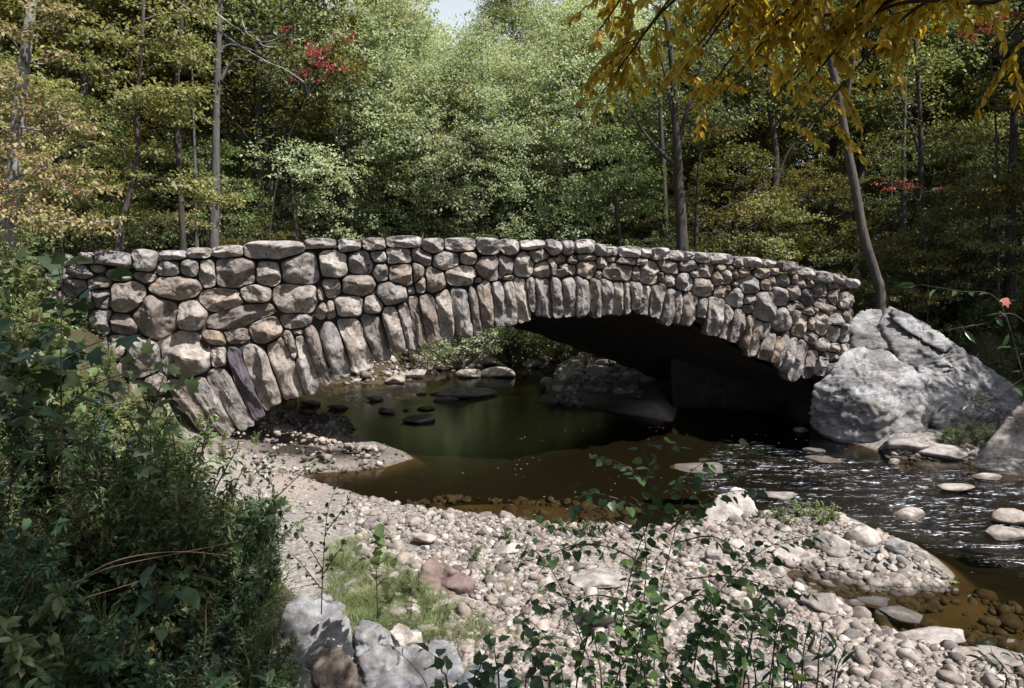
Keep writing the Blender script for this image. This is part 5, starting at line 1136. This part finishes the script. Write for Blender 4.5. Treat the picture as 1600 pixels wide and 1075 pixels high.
stems_plant('leafy_weed',[[(250,1000),(245,930),(240,880)],[(250,960),(280,920),(300,900)],[(248,930),(215,900),(200,890)]],5.0,'darkweed','twig','broad leaved weed under the arching dry stalks','weed',.17,'heart',.10,seed=14,jit=.4,wr=.75,r0=.006,ofs=.03,droop=-.8)
stems_plant('leafy_weed',[[(640,970),(645,930),(655,890)],[(690,980),(700,940),(700,925)],[(660,975),(670,940),(680,930)]],9.4,'weed','twig','slim weed stems in the grass in front of the reddish wedge rock','weed',.09,'oval',.05,seed=15,jit=.5,wr=.5,r0=.005)
# right edge twigs
stems_plant('twig_spray',[[(1640,700),(1600,590),(1560,470,.1),(1500,455,.2),(1440,445,.3)],[(1600,590),(1570,610),(1540,625),(1510,630),(1490,625)],[(1620,520),(1580,490),(1540,505),(1480,515)],[(1610,640),(1580,655),(1550,640)]],7.0,'darkweed','twig','dark leafy twigs reaching in at the right edge over the great boulders','shrub',.15,'oval',.15,seed=16,jit=.4,wr=.35,r0=.006)
rb=MB(); c=at_y(1568,466,6.95); leaves(rb,np.array([[0,0,0.]]),np.array([[.2,-.3,-.6]]),np.array([[.2,-1,.2]]),.10,.10,'maple')
o=link('fallen_leaf',rb.mesh('fallen_leaf',M_LEAF['red'],False),None,tuple(c)); tag(o,'single red leaf caught on the dark twigs at the right edge','leaf')
rb=MB(); leaves(rb,np.array([[0,0,0.]]),np.array([[.7,-.5,.1]]),np.array([[0,0,1]]),.16,.14,'maple'); c=gpx(1484,910); o=link('fallen_leaf',rb.mesh('fallen_leaf',M_LEAF['grass'],False),None,(c[0],c[1],.03)); tag(o,'yellow green leaf floating off the gravel point','leaf')
# flowers
M_PURPLE=leaf_mat('aster_petal',L3((.22,.12,.50),(.30,.18,.62),(.18,.10,.45)),.1,.3); M_ORANGE=leaf_mat('orange_petal',L3((.55,.20,.03),(.60,.28,.05)),.1,.3)
fl=[flower_geo(s,1.0,9,.020).mesh('blossoms',M_PURPLE,False) for s in (1,2,3)]; flo=[flower_geo(s,.8,6,.016).mesh('blossoms',M_ORANGE,False) for s in (5,)]
for i,(u,v,Y) in enumerate([(155,660,9),(190,690,8.5),(105,650,9),(230,650,10),(215,705,8.6),(160,730,8),(85,690,9),(250,690,9.5),(60,775,7.5),(180,625,10),(280,625,10)]):
    p=at_y(u,v,Y); g=tz(p[0],p[1]); h=max(p[2]-g,.5); 
    r=plant('fine',p[0],p[1],'weed','purple flowered aster in the left thicket','aster','purple asters of the left thicket',h,i,'aster')
    f=link('blossoms',fl[i%3],r)
    if h>1.2: f.scale=(1/h,1/h,1/h); f.location=(0,0,1-1/h)
for i,(u,v,Y) in enumerate([(285,765,8),(262,770,8)]):
    p=at_y(u,v,Y); g=tz(p[0],p[1]); h=max(p[2]-g,.4)/.8
    r=plant('fine',p[0],p[1],'weed','orange flowered weed in the left thicket','wildflower','orange flowers of the left thicket',h,i,'wildflower'); link('blossoms',flo[0],r)
# dry arching stalks
for k,(pts,lab,rr) in enumerate([([(5,1090),(60,985),(112,920),(160,885),(215,868),(285,862),(355,868)],'dry tan stalk arching from the bottom left corner, the thickest',.006),
    ([(60,985),(105,925),(150,895),(200,880),(270,866),(340,852),(372,845)],'thin dry tan stalk arching just above the thick one',.0035),
    ([(70,975),(120,940),(180,920),(225,905),(240,888)],'short dry stalk arching under the thick one',.003),
    ([(300,1085),(320,1010),(322,950),(330,925)],'upright pale broken stalk below the arching ones',.005),
    ([(340,1090),(320,1040),(300,1060),(290,1090)],'bent dry stalk at the bottom of the thicket',.004),
    ([(500,1075),(470,1040),(520,1020),(570,1005)],'dark bare twig lying over the tan riprap boulder',.003),
    ([(670,1085),(645,1040),(605,1005)],'thin dark twig crossing the broad riprap boulder',.004)]):
    tb=MB(); P=np.array([at_y(u,v,4.6) for u,v in pts])
    if pts[0][1]>1070: P=np.vstack([[P[0][0],P[0][1],tz(P[0][0],P[0][1])-.02],P])
    tube(tb,smoothpath(P,40)-P[0],np.linspace(rr,rr*.35,40),6); o=link('stalk',tb.mesh('stalk',BK['straw' if k<5 else 'twig']),None,tuple(P[0])); tag(o,lab,'stalk')
# ------------------------------------------------------------------ the overhanging golden tree, rooted on the camera's bank
gx,gy=5.2,1.2; g0=tz(gx,gy); base=np.array([gx,gy,g0-.1]); root=empty('tree',tuple(base)); q=np.random.default_rng(42)
tb=MB(); S=smoothpath([[gx,gy,g0-.1],[gx+.1,gy,8],[gx-.2,gy+.3,12],[gx-.1,gy+.6,17]],24); tube(tb,S-base,np.linspace(.26,.10,24),12,rough=.02); link('trunk',tb.mesh('trunk',BK['grey']),root)
lb=MB()
def sprays(a,b,n,Ls,nl,lsz):
    """twigs hanging from a limb a-b, carrying drooping leaves"""
    tbm=MB(); S=smoothpath([a,(a+b)/2+[0,0,.35],b],24); tube(tbm,S-base,np.linspace(.016,.005,24),6)
    for k in range(n):
        t=q.uniform(.15,1); p=S[int(t*23)]; d=norm(np.array([q.normal()*.8,q.normal()*.8,-.25-.25*q.random()])); L=Ls*q.uniform(.5,1.2)
        e=p+d*L+np.array([0,0,-.18*L]); T=smoothpath([p,(p+e)/2+[0,0,.07*L],e],8); tube(tbm,T-base,np.linspace(.004,.0015,8),4)
        m=nl; tt=q.uniform(.15,1,m)*7; i0=np.minimum(tt.astype(int),6); B=T[i0]+(T[i0+1]-T[i0])*(tt-i0)[:,None]
        side=norm(np.cross(d,[0,0,1])); D=norm(side*np.where(np.arange(m)%2,1,-1)[:,None]*.7+d*.5+q.normal(size=(m,3))*.25+[0,0,-.75]); N=norm(q.normal(size=(m,3))*.5+[0,-.5,.7])
        LL=lsz*q.uniform(.7,1.15,m); leaves(lb,B-base,D,N,LL,LL*.44,'oval')
    link('branch',tbm.mesh('branch',BK['twig']),root)
A=lambda z: S_tr(z)
def S_tr(z): return np.array([np.interp(z,S[:,2],S[:,0]),np.interp(z,S[:,2],S[:,1]),z])
Sx=S.copy()
def trk(z): return np.array([np.interp(z,Sx[:,2],Sx[:,0]),np.interp(z,Sx[:,2],Sx[:,1]),z])
for (u,v,Y,n,z0) in [(930,60,6.2,26,8.5),(960,120,6.0,22,8.2),(1080,90,5.8,30,8.3),(1180,60,6.0,30,8.6),(1240,130,5.6,22,7.8),(1200,170,5.9,14,7.8),(1075,185,6.4,9,8.0),(1000,20,6.5,26,9),(1120,0,6.6,26,9),(1290,10,6.0,16,8.6),(1405,5,6.0,7,8),(1420,75,5.6,6,7.6),(1560,100,5.0,12,7.4),(1600,60,5.0,10,7.5),(900,5,6.8,16,9),(1130,150,5.8,16,8.2),(1210,200,5.7,10,7.9),(1060,130,6.2,14,8.2),(940,150,6.2,10,8.2),(1270,190,5.5,8,7.7),(1180,110,5.7,16,8),(1510,140,5.1,5,7.3)]:
    b=at_y(u,v,Y); b[2]+=.02
    a=b+(trk(z0)-b)*.55 if n<8 else b+(trk(z0+1)-b)*.5; a[2]=max(a[2],b[2]+.35)
    tb2=MB(); tube(tb2,smoothpath([trk(z0),(trk(z0)+a)/2+[0,0,.3],a],10)-base,np.linspace(.045,.022,10),7); link('branch',tb2.mesh('branch',BK['twig']),root)
    a2=b+(a-b)*min(1,.9/np.linalg.norm(a-b)) if n<8 else b+(a-b)*min(1,1.5/np.linalg.norm(a-b))
    tb2=MB(); tube(tb2,np.array([a,a2])-base,[.022,.016],6); link('branch',tb2.mesh('branch',BK['twig']),root)
    sprays(a2,b,n,.42,22,.088)
# crown above the view
for k in range(24):
    z=q.uniform(10.5,18); a=q.uniform(-2.4,.9); r=q.uniform(1.5,6)*(1-(z-9.5)/16); c=trk(min(z,16.9))+np.array([math.cos(a)*r,math.sin(a)*r,(z-min(z,16.9))])
    tb2=MB(); s0=trk(max(8,z-r*.6)); tube(tb2,smoothpath([s0,(s0+c)/2+q.normal(size=3)*.2,c],8)-base,np.linspace(.07,.015,8),6)
    link('branch',tb2.mesh('branch',BK['grey']),root)
    m=140; P=c+q.normal(size=(m,3))*[.75,.75,.35]; D=rdir(q,m,-.4); N=rdir(q,m,1.2); leaves(lb,P-base,D,N,.17,.11,'diamond')
link('crown',lb.mesh('crown',M_LEAF['gold'],False),root)
tag(root,'golden leaved tree hanging its branches into the top of the view from above the camera','tree')
# ------------------------------------------------------------------ ground cover
def cover(label,n,lo,hi,leaf,size,h,cond,seed,tpl='diamond'):
    q=np.random.default_rng(seed); P=q.uniform(lo,hi,(n,2)); sd=poly_sd(P,WPOLY); L=land_h(P)
    P=P[cond(P,sd,L)&(vnoise(np.c_[P,P[:,0]*0],.9,seed)>-.45)]; z=terrain(P); m=len(P)
    V=np.c_[P,z+q.random(m)**1.5*h]; mb=MB(); leaves(mb,V,rdir(q,m,.3),rdir(q,m,1.3),size*q.uniform(.6,1.4,m),size*.5,tpl)
    o=link('undergrowth',mb.mesh('undergrowth',M_LEAF[leaf],False)); tag(o,label,'undergrowth',kind='stuff')
cover('low leafy undergrowth covering the near left bank under the weeds',110000,(-14,2.5),(0,21),'weed',.055,.45,lambda P,sd,L:(sd>.5)&(L>1.0)&(P[:,0]<-.3),1)
cover('low undergrowth on the wooded banks beyond the bridge',60000,(-30,27),(34,60),'green',.14,.7,lambda P,sd,L:(sd>1.2)&(L>1.3),2)
cover('low undergrowth on the bank above the great boulders',40000,(11,21),(34,36),'green',.10,.6,lambda P,sd,L:(sd>.6)&(L>.7),3)
for i in range(26):
    u=q1.uniform(1380,1640); Y=q1.uniform(25.5,31); p=gpt(u,Y); 
    if p[2]<.8: continue
    plant('broad' if i%2 else 'fine',p[0],p[1],['olive','weed','green'][i%3],'shaded leafy bush on the bank behind the huge boulder','bush','bushes behind the huge boulder',q1.uniform(1.2,2.0),i,'bush')
for i in range(16):
    u=q1.uniform(-60,110); Y=q1.uniform(9,19); p=gpt(u,Y)
    plant('fine' if i%3 else 'lobed',p[0],p[1],['weed','grass','autumn'][i%3],'tall weed standing above the rest at the left edge','weed','tall weeds at the left edge',q1.uniform(1.5,2.1),i)
for i,(u,Y,s) in enumerate([(50,17,1.7),(80,16,1.6),(105,17,1.6),(130,16.5,1.4),(150,15.5,1.3),(175,15,1.2),(60,14,1.7),(95,13.5,1.6),(125,13,1.4),(150,12.5,1.3),(30,15,1.9),(200,14,1.1)]):
    p=gpt(u,Y); plant(['fine','broad','lobed'][i%3],p[0],p[1],['weed','darkweed','weed','grass'][i%4],'tall rank weed hiding the far left end of the bridge wall','weed','tall weeds hiding the left end of the wall',s,i)
# ------------------------------------------------------------------ light
SUN_EL=math.radians(57); SUN_AZ=math.radians(126)     # clockwise from +Y
sd_=Vector((math.sin(SUN_AZ)*math.cos(SUN_EL),math.cos(SUN_AZ)*math.cos(SUN_EL),math.sin(SUN_EL)))
w=bpy.data.worlds.new('World'); scene.world=w; w.use_nodes=True
nt=w.node_tree; bg=nt.nodes['Background']; sky=nt.nodes.new('ShaderNodeTexSky'); sky.sky_type='NISHITA'; sky.sun_disc=False
sky.sun_elevation=SUN_EL; sky.sun_rotation=SUN_AZ; sky.air_density=1.0; sky.dust_density=3.5
tcw=nt.nodes.new('ShaderNodeTexCoord'); sxw=nt.nodes.new('ShaderNodeSeparateXYZ'); nt.links.new(tcw.outputs['Generated'],sxw.inputs[0])
mr=nt.nodes.new('ShaderNodeMapRange'); mr.inputs[1].default_value=.55; mr.inputs[2].default_value=.2; nt.links.new(sxw.outputs[2],mr.inputs[0])
mxw=nt.nodes.new('ShaderNodeMix'); mxw.data_type='RGBA'; my=nt.nodes.new('ShaderNodeMapRange'); my.inputs[1].default_value=.80; my.inputs[2].default_value=.93; nt.links.new(sxw.outputs[1],my.inputs[0])
mm=nt.nodes.new('ShaderNodeMath'); mm.operation='MULTIPLY'; nt.links.new(mr.outputs[0],mm.inputs[0]); nt.links.new(my.outputs[0],mm.inputs[1]); nt.links.new(mm.outputs[0],mxw.inputs[0]); nt.links.new(sky.outputs[0],mxw.inputs[6]); mxw.inputs[7].default_value=(7.6,8.2,8.6,1)
# a bank of bright cloud low over the far hillside
nt.links.new(mxw.outputs[2],bg.inputs[0]); bg.inputs[1].default_value=.075
ld=bpy.data.lights.new('sun','SUN'); ld.energy=5.0; ld.angle=math.radians(.5); ld.color=(1,.965,.92)
lo_=bpy.data.objects.new('sun',ld); COL.objects.link(lo_); lo_.rotation_euler=sd_.to_track_quat('Z','Y').to_euler(); lo_.location=(30,-10,40)
vs=scene.view_settings; vs.view_transform='Standard'; vs.look='None'; vs.exposure=0.70; vs.gamma=1; vs.use_curve_mapping=False
scene.cycles.max_bounces=6; scene.cycles.diffuse_bounces=3; scene.cycles.glossy_bounces=3; scene.cycles.transparent_max_bounces=8; scene.cycles.transmission_bounces=2
scene.cycles.sample_clamp_indirect=4
